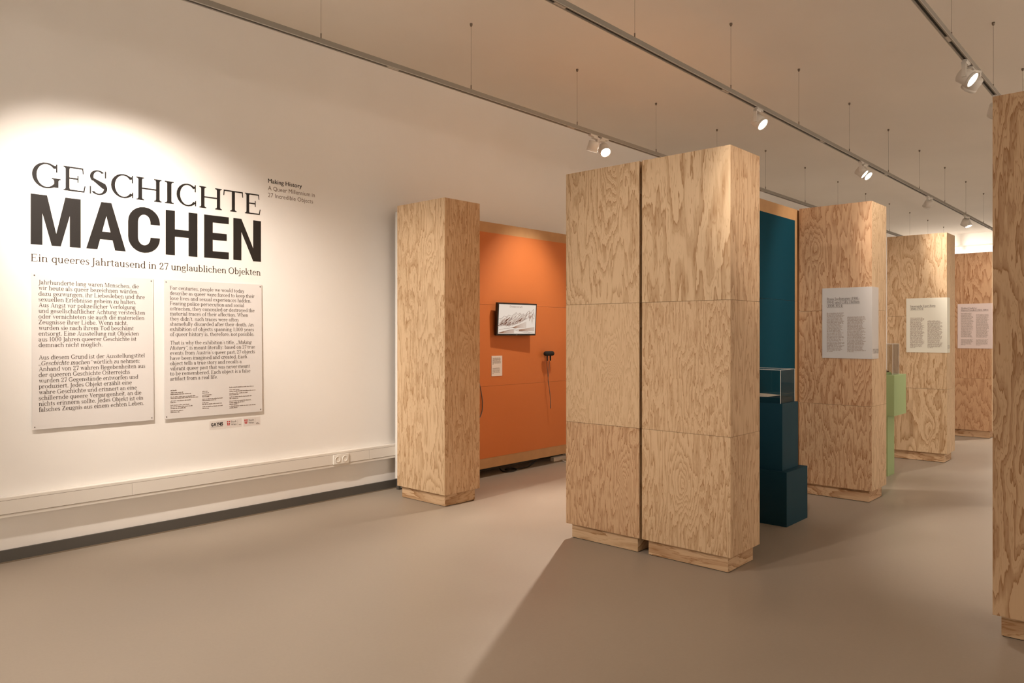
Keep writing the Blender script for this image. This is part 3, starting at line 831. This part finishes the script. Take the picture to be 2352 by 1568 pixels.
L2 = [('For centuries, people we would today', 877), ('describe as queer were forced to keep their', 980), ('love lives and sexual experiences hidden.', 945),
      ('Fearing police persecution and social', 873), ('ostracism, they concealed or destroyed the', 978), ('material traces of their affection. When', 915),
      ('they didn’t, such traces were often', 818), ('shamefully discarded after their death. An', 967), ('exhibition of objects spanning 1,000 years', 971),
      ('of queer history is, therefore, not possible.', 972), ('That is why the exhibition’s title, „Making', 950), ('History“, is meant literally: based on 27 true', 982),
      ('events from Austria’s queer past, 27 objects', 980), ('have been imagined and created. Each', 902), ('object tells a true story and recalls a', 846),
      ('vibrant queer past that was never meant', 930), ('to be remembered. Each object is a false', 935), ('artifact from a real life.', 608)]
zA, zB, zC, zD = [lz(390.5, 640 + v / 4.354) for v in (108, 572, 658, 1019)]
rows = []
for i, (t, r) in enumerate(L2):
    z = zA + (zB - zA) * i / 9 if i < 10 else zC + (zD - zC) * (i - 10) / 7
    rows.append((t, lx(390.5), lx(360 + r / 4.354), z, 0.0262, [(35, 43)] if i == 10 else ([(0, 8)] if i == 11 else ())))
def credits(s):
    rnd = random.Random(3)
    for x, ents in ((135, ((1118, 197), (1140, 262), (1157, 340), (1183, 383), (1197, 412), (1222, 340), (1238, 192), (1265, 332), (1282, 355), (1298, 287), (1322, 262), (1337, 228))),
                    (452, ((1125, 515), (1141, 520), (1163, 545), (1179, 530), (1203, 655), (1217, 592), (1240, 515), (1255, 650), (1280, 662), (1297, 520))),
                    (723, ((1085, 967), (1110, 830), (1126, 985), (1146, 905), (1160, 815), (1182, 945), (1197, 818), (1222, 937), (1238, 875), (1254, 813), (1275, 985), (1291, 803)))):
        for y, r in ents:
            px = 360 + x / 4.354
            s.greek(lx(px), lx(360 + r / 4.354), lz(px, 640 + (y + 4) / 4.354), 0.0052, rnd)
text_panel('grey-white English text panel with small credits in three columns below', 2.256, 3.006, 0.798, 1.785, rows, credits)

# --- sponsor marks below the English panel
lg = thing('sponsor_sticker', 'small sticker with heavy black GAY45 mark below the English panel', 'sticker', (2.65, WALL_Y, 0.70), 'sponsor stickers')
def film(x0, x1, z0, z1, root): box('film', (x0, WALL_Y - 0.0006, z0), (x1, WALL_Y, z1), M_FILM, root)
film(wx(481), wx(519), 0.690, 0.755, lg)
sans('mark', 'G', WO, WU, WT, wx(484.7), wx(490), 0.716, 0.0235, M_INK, lg, 0.05, 0.0012)
sh = Sheet(WO, WU, WT, 0.0012)                       # an A without its bar
xa, xb = wx(490.6), wx(496.6); xm = (xa + xb) / 2
sh.add([[(xa, 0.716), (xa + 0.0065, 0.716), (xm + 0.002, 0.7395), (xm - 0.003, 0.7395)], [(xb, 0.716), (xb - 0.0065, 0.716), (xm - 0.002, 0.7395), (xm + 0.003, 0.7395)]])
sh.rect(wx(484.7), 0.7085, wx(511.5), 0.7100)
sh.link('mark', M_INK, lg)
sans('mark', 'Y45', WO, WU, WT, wx(496.8), wx(512), 0.716, 0.0235, M_INK, lg, 0.05, 0.0012)
for nm, px, r2 in (('small city sticker with red shield, left of its twin', 521, 555), ('small city sticker with red shield, rightmost of the marks', 561, 598)):
    c = thing('sponsor_sticker', nm, 'sticker', (wx(px), WALL_Y, 0.70), 'sponsor stickers')
    k = 1.0
    x0 = wx(px); w = wx(px + 7.6) - x0; z1 = 0.7445; h = 0.0345
    film(x0 - 0.006, wx(r2), 0.692, 0.757, c)
    sh = Sheet(WO, WU, WT, 0.0012)
    sh.add([[(x0, z1), (x0, z1 - h * 0.35), (x0 + w * 0.22, z1 - h), (x0 + w * 0.78, z1 - h), (x0 + w, z1 - h * 0.35), (x0 + w, z1)]])
    sh.link('shield', M_RED, c)
    sh = Sheet(WO, WU, WT, 0.0016)
    sh.rect(x0 + w * 0.43, z1 - h, x0 + w * 0.57, z1); sh.rect(x0, z1 - h * 0.42, x0 + w, z1 - h * 0.32)
    sh.link('cross', M_CARD, c)
    sans('text_line', 'Stadt', WO, WU, WT, wx(px + 9.7), wx(px + 22), 0.7305, 0.0145, M_PRINT, c, 0.0, 0.0012)
    sans('text_line', 'Wien', WO, WU, WT, wx(px + 9.7), wx(px + 22), 0.7095, 0.0145, M_PRINT, c, 0.0, 0.0012)
    sh = Sheet(WO, WU, WT, 0.0012); rnd = random.Random(px)
    sh.rect(wx(px + 24.6), 0.706, wx(px + 24.9), 0.747)
    sh.greek(wx(px + 27.5), wx(px + 32.5), 0.7085, 0.004, rnd)
    if px == 561: sh.greek(wx(px + 27), wx(px + 36), 0.7145 - 0.013, 0.004, rnd)
    sh.link('small_print', M_PRINT2, c)

# ------------------------------------------------------------------ column signs folded around the corner
def corner_sign(label, X, Yc, wf, ws, z0, z1, m, head, caph, lh, numeral, seed, cols):
    """front leaf on the face X, side leaf on the face Y = Yc"""
    root = thing('corner_sign', label, 'sign', (X, Yc, z0), 'text signs on the plywood columns')
    t = 0.004
    box('front_leaf', (X - t, Yc - t, z0), (X, Yc + wf, z1), m, root)
    box('side_leaf', (X + 0.0005, Yc - t, z0), (X + ws, Yc, z1), m, root)
    O = (X - t, Yc + wf, 0); U = (0, -1, 0)
    sh = Sheet(O, U, WT, 0.0006)
    zt = z1 - cols['top']
    for i, (tx, wd) in enumerate(head):
        z = zt - i * lh
        e = sh.line(tx, cols['m'], z, caph, cols['m'] + wd)
        sh.rect(cols['m'], z - caph * 0.24, cols['m'] + wd, z - caph * 0.17)
    sh.link('heading', M_PRINT, root)
    sh = Sheet(O, U, WT, 0.0006); rnd = random.Random(seed)
    for s0, s1, za, zb, n, gaps in cols['cols']:
        for i in range(n):
            if i in gaps: continue
            z = za + (zb - za) * i / (n - 1)
            e = s1 - rnd.uniform(0, 0.22) * (s1 - s0)
            if i == n - 1: e = s0 + (s1 - s0) * 0.35
            sh.greek(s0, e, z, 0.0058, rnd)
    sh.link('small_print', M_PRINT3, root)
    sh = Sheet((X, Yc - t, 0), (1, 0, 0), WT, 0.0006)
    sh.line(numeral, 0.022, z0 + 0.045, 0.036, min(ws - 0.015, 0.155))
    sh.link('numeral', M_PRINT, root)
    return root
M_PRINT3 = mat('print_pale', (0.35, 0.285, 0.24), 0.7)
M_SIGN1 = mat('sign_grey', (0.53, 0.495, 0.47), 0.5)
M_SIGN2 = mat('sign_cream', (0.74, 0.72, 0.62), 0.5)
M_SIGN3 = mat('sign_pink', (0.72, 0.60, 0.56), 0.5)
corner_sign('grey-white folded sign headed Rosa Jochmann und Cilly Helten', 6.565, 1.96, 0.40, 0.165, 1.195, 1.792, M_SIGN1,
            [('Rosa Jochmann (1901-', 0.266), ('1994) und Cilly Helten', 0.268), ('(1908-1974)', 0.133)], 0.0215, 0.0295, 'XXVII', 4,
            {'top': 0.103, 'm': 0.038, 'cols': [(0.038, 0.185, 1.575, 1.250, 34, ()), (0.207, 0.355, 1.540, 1.250, 31, ())]})
corner_sign('cream folded sign headed Smaragda Eger-Berg', 9.155, 1.97, 0.40, 0.125, 1.197, 1.797, M_SIGN2,
            [('Smaragda Eger-Berg', 0.252), ('(1886-1954)', 0.133)], 0.0215, 0.0295, 'XXV', 5,
            {'top': 0.098, 'm': 0.040, 'cols': [(0.040, 0.185, 1.575, 1.248, 33, ()), (0.214, 0.360, 1.540, 1.248, 29, ())]})
corner_sign('pinkish folded sign on the farthest reddish plywood column', 11.70, 1.985, 0.40, 0.12, 1.205, 1.812, M_SIGN3,
            [('Walter Enders /', 0.190), ('Marcel André (1912-1980)', 0.320)], 0.0215, 0.0295, 'XX', 6,
            {'top': 0.070, 'm': 0.040, 'cols': [(0.040, 0.190, 1.680, 1.250, 37, (28, 29)), (0.218, 0.368, 1.660, 1.250, 36, (27, 28))]})

# ------------------------------------------------------------------ monitor on the orange partition
PY = 5.0985                                             # painted surface
mc = on_y(1185.5, 733.0, 5.035)
mon = thing('wall_monitor', 'black wall monitor showing a brown mountain etching on the orange partition', 'monitor', mc)
MW, MHH, MD = 0.555, 0.326, 0.032
mrot = Euler((math.radians(3.4), 0.0, math.radians(-3.0)), 'XYZ').to_matrix().to_4x4()
def mpart(name, a, b, m, parent=mon, bevel=0.0):
    o = box(name, Vector(a) + mc, Vector(b) + mc, m, None, bevel)
    o.location = o.location - mc
    o.parent = parent
    o.matrix_local = mrot @ Matrix.Translation(o.location)
    return o
mpart('housing', (-MW / 2, -MD / 2, -MHH / 2), (MW / 2, MD / 2, MHH / 2), M_BLACK, bevel=0.005)
bz = 0.018
mpart('screen', (-MW / 2 + bz, -MD / 2 - 0.0012, -MHH / 2 + bz), (MW / 2 - bz * 0.8, -MD / 2 - 0.0002, MHH / 2 - bz * 0.9), M_SCREEN)
mpart('back_bulge', (-0.15, MD / 2, -0.10), (0.15, MD / 2 + 0.012, 0.10), M_BLACK, bevel=0.008)
mpart('brand_dot', (-0.012, -MD / 2 - 0.0008, -MHH / 2 + 0.006), (0.012, -MD / 2 - 0.0001, -MHH / 2 + 0.010), M_TRACK)
box('wall_bracket', (mc.x - 0.10, mc.y + MD / 2 + 0.018, mc.z - 0.06), (mc.x + 0.02, PY, mc.z + 0.06), M_BLACK, mon, 0.004)
cyl('tilt_knob', (mc.x - 0.13, mc.y + 0.035, mc.z - 0.005), (mc.x - 0.10, mc.y + 0.035, mc.z - 0.005), 0.02, M_BLACK, mon)
# picture on the screen: ridge strokes, hills, a winding road
etch = Sheet((0, -MD / 2 - 0.0012, 0), (1, 0, 0), (0, 0, 1), 0.0005)
pale = Sheet((0, -MD / 2 - 0.0012, 0), (1, 0, 0), (0, 0, 1), 0.0004)
SW0, SW1, SH0, SH1 = -MW / 2 + bz, MW / 2 - bz * 0.8, -MHH / 2 + bz, MHH / 2 - bz * 0.9
def sp(u, v): return (SW0 + (SW1 - SW0) * u, SH0 + (SH1 - SH0) * v)
def stroke(s, p, q, w0, w1):
    (x0, y0), (x1, y1) = sp(*p), sp(*q)
    d = math.hypot(x1 - x0, y1 - y0) or 1; nx, ny = -(y1 - y0) / d, (x1 - x0) / d
    s.add([[(x0 + nx * w0, y0 + ny * w0), (x1 + nx * w1, y1 + ny * w1), (x1 - nx * w1, y1 - ny * w1), (x0 - nx * w0, y0 - ny * w0)]])
rnd = random.Random(12)
ridge = [(0.0, .50), (.08, .52), (.14, .60), (.20, .57), (.26, .64), (.33, .60), (.40, .66), (.46, .74), (.50, .66), (.56, .72), (.61, .66), (.66, .70), (.72, .60), (.78, .78), (.82, .80), (.86, .72), (.93, .86), (.97, .60)]
base = [(0.0, .30), (.2, .30), (.4, .30), (.55, .38), (.7, .48), (.85, .55), (1.0, .50)]
def interp(L_, x):
    for (a, ya), (b, yb) in zip(L_, L_[1:]):
        if a <= x <= b: return ya + (yb - ya) * (x - a) / (b - a)
    return L_[-1][1]
for (a, b) in zip(ridge, ridge[1:]): stroke(etch, a, b, 0.0012, 0.0012)
for i in range(230):
    x = rnd.random() * 0.97; top = interp(ridge, x); bot = interp(base, x)
    dens = 1.0 if x < 0.72 else 0.5
    if rnd.random() > dens: continue
    v = bot + (top - bot) * rnd.random() ** 1.2
    ln = rnd.uniform(0.05, 0.20)
    e = (x - ln * 0.75, v - ln * 1.05)
    if e[0] < 0.0 or e[1] < bot - 0.05: e = (max(0, x - 0.03), max(bot - 0.03, v - 0.06))
    stroke(etch if rnd.random() < 0.7 else pale, (x, v), e, rnd.uniform(.0008, .0022), .0005)
for i in range(46):
    x = rnd.uniform(0.02, 0.62); v = interp(base, x) + rnd.uniform(-0.02, 0.12)
    stroke(etch, (x, v), (x - 0.06, v - 0.05), .0020, .0012)
for k in range(26):                                     # castle crags on the right
    x = rnd.uniform(0.80, 0.95); v = rnd.uniform(0.45, 0.80)
    stroke(etch if k % 2 else pale, (x, v), (x - .01, v - rnd.uniform(.05, .14)), .0016, .0008)
for j in range(13):                                     # soft hatching of hills and foreground
    t = j / 12
    for x0, x1, f in ((0.0, 0.42, lambda u: .02 + .12 * math.sin(u * 3.4) * t + 0.01 * t), (0.55, 0.98, lambda u: .10 + (.22 * (u - .55)) * t + .04 * t), (0.35, 0.75, lambda u: .20 + (.55 * (u - .35)) * t)):
        pr = None
        for k in range(9):
            u = x0 + (x1 - x0) * k / 8; p = (u, f(u))
            if pr: stroke(pale, pr, p, .0007, .0007)
            pr = p
for road in ([(0.02, .14), (.2, .18), (.38, .21), (.55, .14), (.75, .08), (.97, .02)], [(0.05, .03), (.25, .12), (.42, .14), (.6, .08), (.85, .02)]):
    for a, b in zip(road, road[1:]): stroke(etch, a, b, .0012, .0012)
tq = Sheet((0, -MD / 2 - 0.0012, 0), (1, 0, 0), (0, 0, 1), 0.0006)
x_, y_ = sp(.28, .895)
tq.line('D', x_, y_, 0.020, x_ + 0.019); tq.line('YRRENSTAIN', x_ + 0.021, y_, 0.0165, sp(.625, 0)[0])
for s, m, nm in ((etch, M_ETCH, 'etching_lines'), (pale, M_ETCH2, 'etching_shade'), (tq, M_ETCH, 'etching_title')):
    o = s.link(nm, m, None); o.parent = mon; o.matrix_local = mrot

cd = thing('caption_card', 'small white caption card under the monitor on the orange partition', 'card', (5.30, PY, 0.985))
box('card', (5.300, PY - 0.004, 0.986), (5.452, PY, 1.185), M_CARD, cd)
sh = Sheet((0, PY - 0.004, 0), WU, WT, 0.0005); rnd = random.Random(5)
for i in range(7): sh.greek(5.314, 5.314 + (0.115 if i < 6 else 0.012), 1.160 - i * 0.0098, 0.0045, rnd)
for i in range(6): sh.greek(5.314, 5.314 + (0.105 if i < 5 else 0.012), 1.062 - i * 0.0105, 0.0035, rnd)
sh.link('small_print', M_PRINT2, cd)

# listening earpieces hung on a black holder, cable loop below
hk = on_y(1261, 811.5, PY - 0.06)
ho = thing('earphone_holder', 'black rounded earphone holder with hanging cable on the orange partition', 'earphones', (hk.x, PY, hk.z))
lathe('holder_bar', (hk.x - 0.072, hk.y, hk.z), (1, 0, 0), [(0, 0.0), (0.002, 0.014), (0.008, 0.022), (0.018, 0.0255), (0.126, 0.0255), (0.136, 0.022), (0.142, 0.014), (0.144, 0.0)], M_BLACKM, ho)
cyl('wall_arm', (hk.x, hk.y, hk.z), (hk.x, PY, hk.z), 0.011, M_BLACK, ho)
for dx in (-0.034, 0.018):
    cyl('prong', (hk.x + dx, hk.y - 0.004, hk.z - 0.018), (hk.x + dx, hk.y - 0.004, hk.z - 0.076), 0.0095, M_BLACK, ho, 0.008, 12)
def hp(px, py, y=PY - 0.055): return on_y(px, py, y)
tube('cable', [hp(1255.5, 828), hp(1257, 845), hp(1259.5, 872), hp(1262.5, 900), hp(1264, 920), hp(1264.2, 935), hp(1265, 937), hp(1264.6, 925), hp(1263, 900), hp(1259, 875), hp(1261, 850), hp(1262.5, 829)], 0.0028, M_CABLEG, ho, 6)

# cable hanging at the left of the orange partition and coils on the floor under it
def op(px, py, y=PY - 0.012): return on_y(px, py, y)
cb_ = tube('power_cable', [op(1096, 862), op(1101, 880), op(1106, 905), op(1108.5, 928), op(1107, 945), op(1102, 958), op(1095, 966)], 0.005, M_CABLEG)
tag(cb_, 'grey cable bulging from behind the plywood column against orange partition', 'cable')
def fl(px, py, z=0.006):
    d = ray(px, py); t = (z - CAM_H) / d.z
    return Vector((d.x * t, d.y * t, z))
cb2 = tube('floor_cable', [fl(1148, 1075), fl(1153, 1081), fl(1165, 1083), fl(1180, 1081.5), fl(1187, 1078), fl(1180, 1075), fl(1166, 1075.5), fl(1160, 1077.5), fl(1168, 1079), fl(1184, 1077), fl(1200, 1074.5), fl(1214, 1071), fl(1223, 1064), fl(1232, 1058)], 0.006, M_CABLE)
tag(cb2, 'black cable coiled on the floor under the orange partition', 'cable')
ps = thing('power_strip', 'white power strip in the gap under the orange partition', 'power strip', (6.15, 5.20, 0))
c0 = fl(1258, 1058, 0.0)
box('strip', (c0.x, 5.185, 0.0), (c0.x + 0.30, 5.235, 0.045), M_WHITE, ps, 0.004)
for k in range(3): cyl('outlet', (c0.x + 0.06 + k * 0.09, 5.21, 0.045), (c0.x + 0.06 + k * 0.09, 5.21, 0.0465), 0.019, M_SOCK, ps)
box('plug', (c0.x + 0.21, 5.19, 0.0466), (c0.x + 0.25, 5.23, 0.075), M_WHITE, ps, 0.006)
wc = tube('white_cable', [fl(1289, 1055), fl(1293, 1057), fl(1298, 1059.5), fl(1306, 1059), fl(1316, 1056)], 0.006, M_WHITE)
tag(wc, 'white cable end on the floor under the orange partition', 'cable')

# ------------------------------------------------------------------ pedestals and showcases
def vitrine(label, a, b, group='clear showcases'):
    root = thing('showcase', label, 'showcase', (a[0], a[1], a[2]), group)
    x0, y0, z0 = a; x1, y1, z1 = b; t = 0.004
    for nm, p, q in (('pane', (x0, y0, z0), (x0 + t, y1, z1 - t)), ('pane', (x1 - t, y0, z0), (x1, y1, z1 - t)),
                     ('pane', (x0 + t, y0, z0), (x1 - t, y0 + t, z1 - t)), ('pane', (x0 + t, y1 - t, z0), (x1 - t, y1, z1 - t)),
                     ('pane', (x0, y0, z1 - t), (x1, y1, z1))):
        box(nm, p, q, M_GLASS, root)
    e = 0.0016; E_ = []
    for x in (x0, x1):
        for y in (y0, y1): box('edge', (x - e, y - e, z0), (x + e, y + e, z1), M_EDGE, root)
    for y in (y0, y1): box('edge', (x0, y - e, z1 - e), (x1, y + e, z1 + e), M_EDGE, root)
    for x in (x0, x1): box('edge', (x - e, y0, z1 - e), (x + e, y1, z1 + e), M_EDGE, root)
    return root
tp = thing('pedestal', 'dark teal pedestal of two stacked boxes beside the middle plywood column', 'pedestal', (5.35, 2.18, 0))
box('lower_box', (5.346, 2.176, 0.0), (5.742, 2.572, 0.396), M_TEALP, tp, 0.002)
box('upper_box', (5.386, 2.224, 0.396), (5.682, 2.540, 0.888), M_TEALP, tp, 0.002)
vitrine('clear showcase on the teal pedestal with a cream page inside', (5.392, 2.240, 0.889), (5.655, 2.530, 1.136))
dk = thing('document_stand', 'black display block in the showcase on the teal pedestal', 'display stand', (5.40, 2.25, 0.889))
box('block', (5.402, 2.250, 0.889), (5.640, 2.520, 0.930), M_TEALP, dk, 0.001)
cyl('lock', (5.402, 2.470, 0.912), (5.4005, 2.470, 0.912), 0.005, M_WHITE, dk, n=12)
pg = thing('document_page', 'cream paper page lying on the block in the teal showcase', 'paper', (5.45, 2.35, 0.931))
pz = 0.9305
vs = [Vector((5.402, 2.50, pz)), fl(1763, 911, pz), fl(1792, 907.5, pz + 0.004), fl(1760, 896, pz + 0.006)]
vs = [Vector((min(max(v.x, 5.402), 5.64), min(max(v.y, 2.25), 2.515), v.z)) for v in vs]
vs = [Vector(v) - pg.location for v in vs]; vs += [v + Vector((0, 0, 0.003)) for v in vs]
link('sheet', mesh('sheet', vs, [(3, 2, 1, 0), (4, 5, 6, 7), (0, 1, 5, 4), (1, 2, 6, 5), (2, 3, 7, 6), (3, 0, 4, 7)], M_PAPER), pg)
gp = thing('pedestal', 'light green pedestal with narrow stem and wide head behind Rosa sign column', 'pedestal', (7.93, 2.2, 0))
box('stem', (7.928, 2.220, 0.0), (8.150, 2.442, 0.600), M_GREEN, gp, 0.002)
box('head', (7.885, 2.150, 0.600), (8.295, 2.560, 0.998), M_GREEN, gp, 0.002)
vitrine('clear showcase on the light green pedestal', (7.94, 2.178, 0.999), (8.150, 2.500, 1.303))
vp = thing('small_exhibit', 'small dark wooden exhibit on a low block in the green showcase', 'exhibit', (8.0, 2.3, 0.999))
box('block', (7.955, 2.235, 0.999), (8.09, 2.485, 1.022), M_GREEN, vp, 0.001)
cyl('knob', (8.00, 2.262, 1.022), (8.00, 2.262, 1.050), 0.016, M_WOODBIT, vp, 0.011)
cyl('knob', (8.03, 2.245, 1.022), (8.03, 2.245, 1.036), 0.010, M_WOODBIT, vp, 0.008)

# ------------------------------------------------------------------ ceiling tracks on wires
TRK_Z1, TRK_Z0 = 3.325, 3.290
def track(label, Y, X0, X1, lampxs):
    root = thing('lighting_track', label, 'track', (X0, Y, TRK_Z0), 'ceiling lighting tracks')
    w = 0.0185
    prof = [(-w, TRK_Z0), (-0.0085, TRK_Z0), (-0.0085, TRK_Z0 + 0.012), (0.0085, TRK_Z0 + 0.012), (0.0085, TRK_Z0), (w, TRK_Z0), (w, TRK_Z1), (-w, TRK_Z1)]
    vs = [(0, y, z - TRK_Z0) for y, z in prof] + [(X1 - X0, y, z - TRK_Z0) for y, z in prof]; n = len(prof)
    fs = [(i, (i + 1) % n, (i + 1) % n + n, i + n) for i in range(n)]
    fs += [(0, 7, 6, 5, 4, 3, 2, 1)[::1], tuple(range(n, 2 * n))]
    link('rail', mesh('rail', vs, fs, M_TRACK), root)
    box('slot_liner', (X0, Y - 0.0083, TRK_Z0 + 0.006), (X1, Y + 0.0083, TRK_Z0 + 0.0118), M_SLOT, root)
    for s in (-1, 1): box('lip', (X0, Y + s * w - 0.0012, TRK_Z0 - 0.0015), (X1, Y + s * w + 0.0012, TRK_Z0 + 0.0018), M_TRACKLO, root)
    x = 3.37
    while x < X1 - 0.2:                                 # joint covers closing the slot
        box('joint_cover', (x - 0.05, Y - 0.0085, TRK_Z0 - 0.001), (x + 0.05, Y + 0.0085, TRK_Z0 + 0.006), M_TRACKLO, root); x += 2.06
    x = 2.775 - 1.375 * 4
    while x < X1:
        wr = cyl('wire', (x, Y, TRK_Z1), (x, Y, CEIL_Z), 0.0011, M_WIRE, root, n=6)
        lathe('ceiling_cup', (x, Y, CEIL_Z), (0, 0, -1), [(0, 0.0), (0, 0.011), (0.012, 0.011), (0.024, 0.006), (0.024, 0.0)], M_WIRE, wr, 12)
        cyl('clamp', (x, Y, TRK_Z1), (x, Y, TRK_Z1 + 0.038), 0.0042, M_WIRE, wr, n=8)
        x += 1.375
    return root
TY1, TY2, TY3, TY4 = 4.213, 2.694, 1.161, -3.4
track('ceiling lighting track nearest the white wall', TY1, -3.5, 20.0, [])
track('ceiling lighting track in the middle of the ceiling', TY2, -3.5, 20.0, [])
track('ceiling lighting track at the upper right corner', TY3, -3.5, 20.0, [])

track('unseen ceiling lighting track added along the right wall for bounce light', TY4, -3.5, 20.0, [])  # added out of view to carry the wall-washing heads

def spotlight(label, X, Y, aim, power, angle=60, blend=0.6, arm_dx=0.0, tint=None, group='track spotlights'):
    """track head: adapter in the slot, bent arm, round head with ring and lens, real spot light in the lens"""
    root = thing('track_spotlight', label, 'spotlight', (X, Y, TRK_Z0), group)
    aim = Vector(aim).normalized()
    side = Vector((aim.y, -aim.x, 0)).normalized() if abs(aim.z) < 0.98 else Vector((0, 1, 0))
    c = Vector((X, Y, TRK_Z0 - 0.108))
    r, ln = 0.053, 0.098
    box('adapter', (X - 0.055, Y - 0.015, TRK_Z0 - 0.016), (X + 0.055, Y + 0.015, TRK_Z0 + 0.003), M_LAMP, root, 0.002)
    # arm: level bar from the adapter, then an upright plate down beside the head
    o_ = Vector(root.location); up = Vector((0, 0, 1)); fw = up.cross(side).normalized()
    vs, fs = [], []
    def obox(p, hx, hy, hz):
        k = len(vs)
        for v in box_data((-hx, -hy, -hz), (hx, hy, hz)): vs.append(p + fw * v[0] + side * v[1] + up * v[2] - o_)
        fs.extend(tuple(i + k for i in f) for f in BOXF)
    top = Vector((X, Y, TRK_Z0 - 0.024))
    obox(top + side * 0.030, 0.016, 0.036, 0.008)
    obox(Vector((X, Y, TRK_Z0 - 0.068)) + side * (r + 0.007), 0.013, 0.006, 0.052)
    link('arm', mesh('arm', vs, fs, M_LAMP), root)
    back = c - aim * ln * 0.5
    hd = lathe('head', back, aim, [(0, 0), (0, r - 0.006), (0.006, r), (ln - 0.022, r), (ln - 0.021, r - 0.002), (ln - 0.019, r - 0.002), (ln - 0.018, r), (ln, r), (ln, r - 0.005)], M_LAMP, root, 28)
    lathe('front_ring', back, aim, [(ln, r - 0.005), (ln - 0.004, r - 0.006), (ln - 0.005, r - 0.007)], M_TRACKLO, root, 28)
    ls = lathe('lens', back + aim * (ln - 0.006), aim, [(0, r - 0.006), (0.001, 0.02), (0.001, 0)], M_LENS, root, 28)
    ld = bpy.data.lights.new('bulb', 'SPOT'); ld.energy = power * LAMP_GAIN; ld.color = tint or LAMP_TINT
    ld.spot_size = math.radians(angle); ld.spot_blend = blend; ld.shadow_soft_size = 0.028
    lo = bpy.data.objects.new('bulb', ld); COL.objects.link(lo); lo.parent = root
    lo.location = back + aim * (ln + 0.012) - o_
    lo.rotation_euler = aim.to_track_quat('-Z', 'Y').to_euler()
    return root
def at(X, Y, tgt): return (tgt[0] - X, tgt[1] - Y, tgt[2] - (TRK_Z0 - 0.11))

# seen in the photograph
spotlight('dim-faced spotlight turned to the orange partition, left of a lit one', 5.775, TY1, (0.0, 0.36, -0.93), 37, 72, 0.85)
spotlight('brightly lit spotlight on the track nearest the wall', 5.955, TY1, (-0.35, -0.60, -0.72), 138, 95, 0.5)
spotlight('brightly lit spotlight alone on the middle track', 6.04, TY2, (-0.05, -0.74, -0.67), 90, 70)
spotlight('spotlight with bare bright dots, left of a pair on middle track', 8.66, TY2, (0.12, -0.72, -0.67), 40, 60)
spotlight('bright spotlight, right of the first pair on middle track', 8.80, TY2, (-0.12, -0.72, -0.70), 50, 66)
spotlight('spotlight turned away alone on middle track further back', 11.45, TY2, (0.35, 0.55, -0.76), 90, 70)
spotlight('spotlight turned away, left of the far pair on middle track', 13.72, TY2, (0.45, 0.45, -0.76), 90, 70)
spotlight('spotlight glowing downward, right of the far pair on middle track', 13.90, TY2, (-0.15, -0.35, -0.92), 90, 70)
spotlight('spotlight cut off behind the right-hand column', 16.4, TY2, (0.5, 0.3, -0.8), 90, 70)
spotlight('large lit spotlight at the upper right corner', 5.96, TY3, (-0.05, -0.78, -0.62), 90, 70)
spotlight('spotlight half hidden under the large one at upper right', 6.14, TY3, (0.40, 0.62, -0.68), 22, 70)
# unseen heads added for their light, mostly on the tracks above
g2 = 'unseen spotlights'
out = 'unseen spotlight added on a ceiling track for its light'
for X, Y, tgt, pw, an in (
    (0.90, TY1, (1.98, WALL_Y, 1.78), 58, 70),
    (1.28, TY1, (2.28, WALL_Y, 1.78), 58, 70),
    (0.62, TY1, (4.1, 4.75, 1.3), 110, 46),
    (0.40, TY2, (4.1, 2.35, 1.5), 66, 42),
    (-0.8, TY1, (1.6, 3.6, 0.0), 105, 80),
    (2.6, TY3, (6.6, 2.25, 0.9), 85, 38),
    (7.0, TY3, (9.3, 2.2, 1.0), 48, 60),
    (10.3, TY3, (11.8, 2.2, 1.4), 40, 70),
    (13.0, TY3, (11.4, 1.5, 0.0), 110, 90),
    (19.0, TY2, (21.2, 3.5, 2.2), 80, 110),
    (19.0, TY1, (21.2, 4.5, 2.2), 80, 110),
    (-1.5, TY4, (-1.5, RIGHT_Y, 1.9), 180, 110), (2.0, TY4, (2.0, RIGHT_Y, 1.9), 180, 110), (6.0, TY4, (6.0, RIGHT_Y, 1.9), 180, 110),  # added heads washing the right wall, for bounce light only
    (10.5, TY4, (10.5, RIGHT_Y, 1.9), 180, 110), (15.0, TY4, (15.0, RIGHT_Y, 1.9), 180, 110), (-2.6, TY2, (BACK_X, 1.0, 1.9), 180, 110)):  # more added bounce heads, the last one on the back wall
    spotlight(out, X, Y, at(X, Y, tgt), pw, an, 0.95, group=g2)
